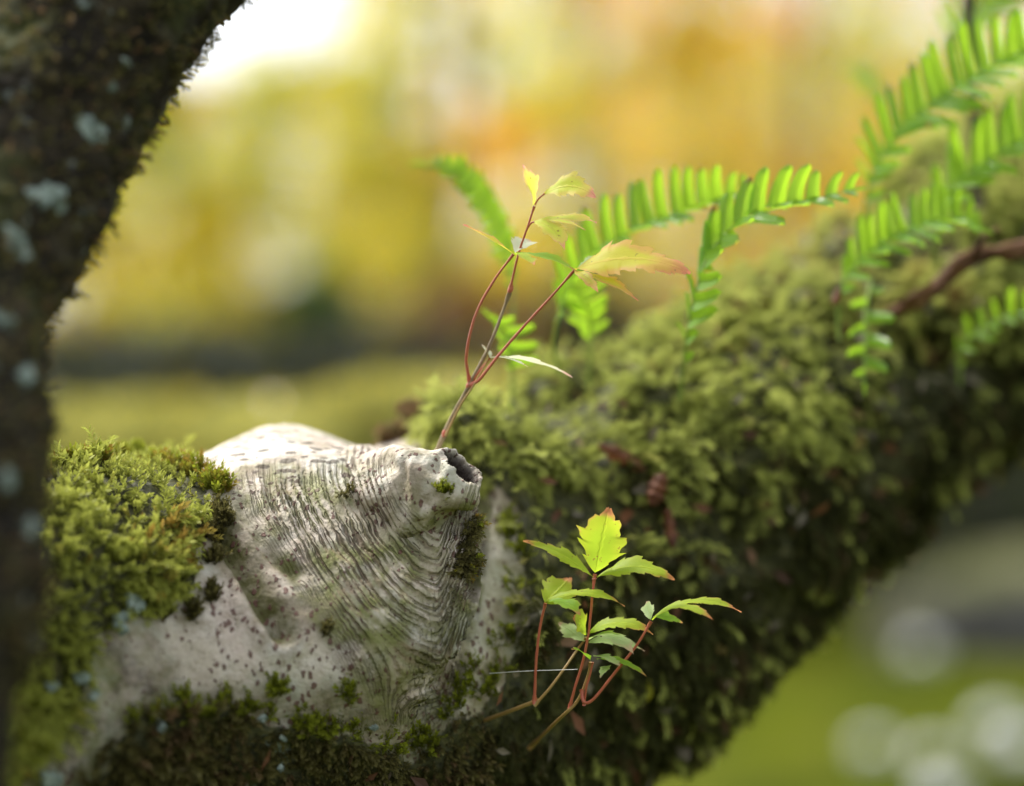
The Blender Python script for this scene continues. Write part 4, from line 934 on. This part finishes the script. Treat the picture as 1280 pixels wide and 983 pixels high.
dead_leaf(1256, 535, surf(1256, 535, .014), 26, 14, 1.4, 'small yellow leaf stuck to the shaded moss at the right edge', M_yel, 1.0)
# rusty twig
M_twig = (lambda m: m.done(m.pbr(m.ramp(m.noise(90, None, 4, .6), [(.3, (.04, .02, .012)), (.55, (.14, .065, .035)), (.75, (.26, .15, .07))]), .75, m.bump(m.noise(180, None, 3), .003), .2)))(NT('rusty_twig_bark'))
tw = empty('rusty_twig', tuple(P(1112, 394, 1.38)))
V, F = tube([P(1112, 396, 1.385), P(1140, 378, 1.375), P(1175, 355, 1.37), P(1205, 328, 1.37), P(1245, 316, 1.375), P(1300, 308, 1.38), P(1360, 300, 1.39)], np.array([9, 11, 10, 12, 10, 12, 10]) * K * 1.37, 14, 60)
V = V + (noise(V, 120, 7, 3) - .5)[:, None] * .009
mk_mesh('twig_bark', V - P(1112, 394, 1.38), F, M_twig, tw)
V, F = tube([P(1215, 325, 1.37), P(1228, 300, 1.36), P(1250, 285, 1.355)], np.array([6, 4, 2]) * K * 1.37, 8, 12); mk_mesh('side_shoot', V - P(1112, 394, 1.38), F, M_twig, tw)
tag(tw, 'crooked rust brown twig lying across the moss at the right edge', 'twig')
# thin dark stem at the top right
M_trunk2 = (lambda m: m.done(m.pbr(m.mix(m.noise(120), (.05, .04, .03), (.12, .10, .07)), .8, m.bump(m.noise(200), .001))))(NT('grey_brown_stem'))
ds = empty('thin_stem', tuple(P(1222, 260, 1.52)))
V, F = tube([P(1224, 260, 1.47), P(1216, 130, 1.45), P(1212, 50, 1.43), P(1209, -40, 1.42), P(1203, -260, 1.42)], np.array([7, 6.5, 6.5, 6, 4]) * K * 1.52, 10, 40)
mk_mesh('stem', V - P(1222, 260, 1.52), F, M_trunk2, ds); tag(ds, 'thin dark upright stem entering at the top right corner', 'stem')
for k, (a_, b_) in enumerate([((1214, 80), (1190, 45)), ((1211, 20), (1232, -15))]):
    V, F = tube([P(*a_, 1.52), P(*b_, 1.52)], np.array([3, 1]) * K * 1.5, 6, 6); mk_mesh('side_shoot', V - P(1222, 260, 1.52), F, M_twig, ds)
# spider silk
M_silk = (lambda m: m.done(m.pbr((.85, .85, .85), .25, None, .8)))(NT('spider_silk'))
V, F = tube([P(612, 842, 1.206), P(660, 839, 1.198), P(722, 837, 1.190)], .00014, 5, 16)
O = P(612, 842, 1.206); s_ = mk_mesh('silk_thread', V - O, F, M_silk); s_.location = O
tag(s_, 'single white spider thread stretched from the bark to the lower seedling', 'spider silk')
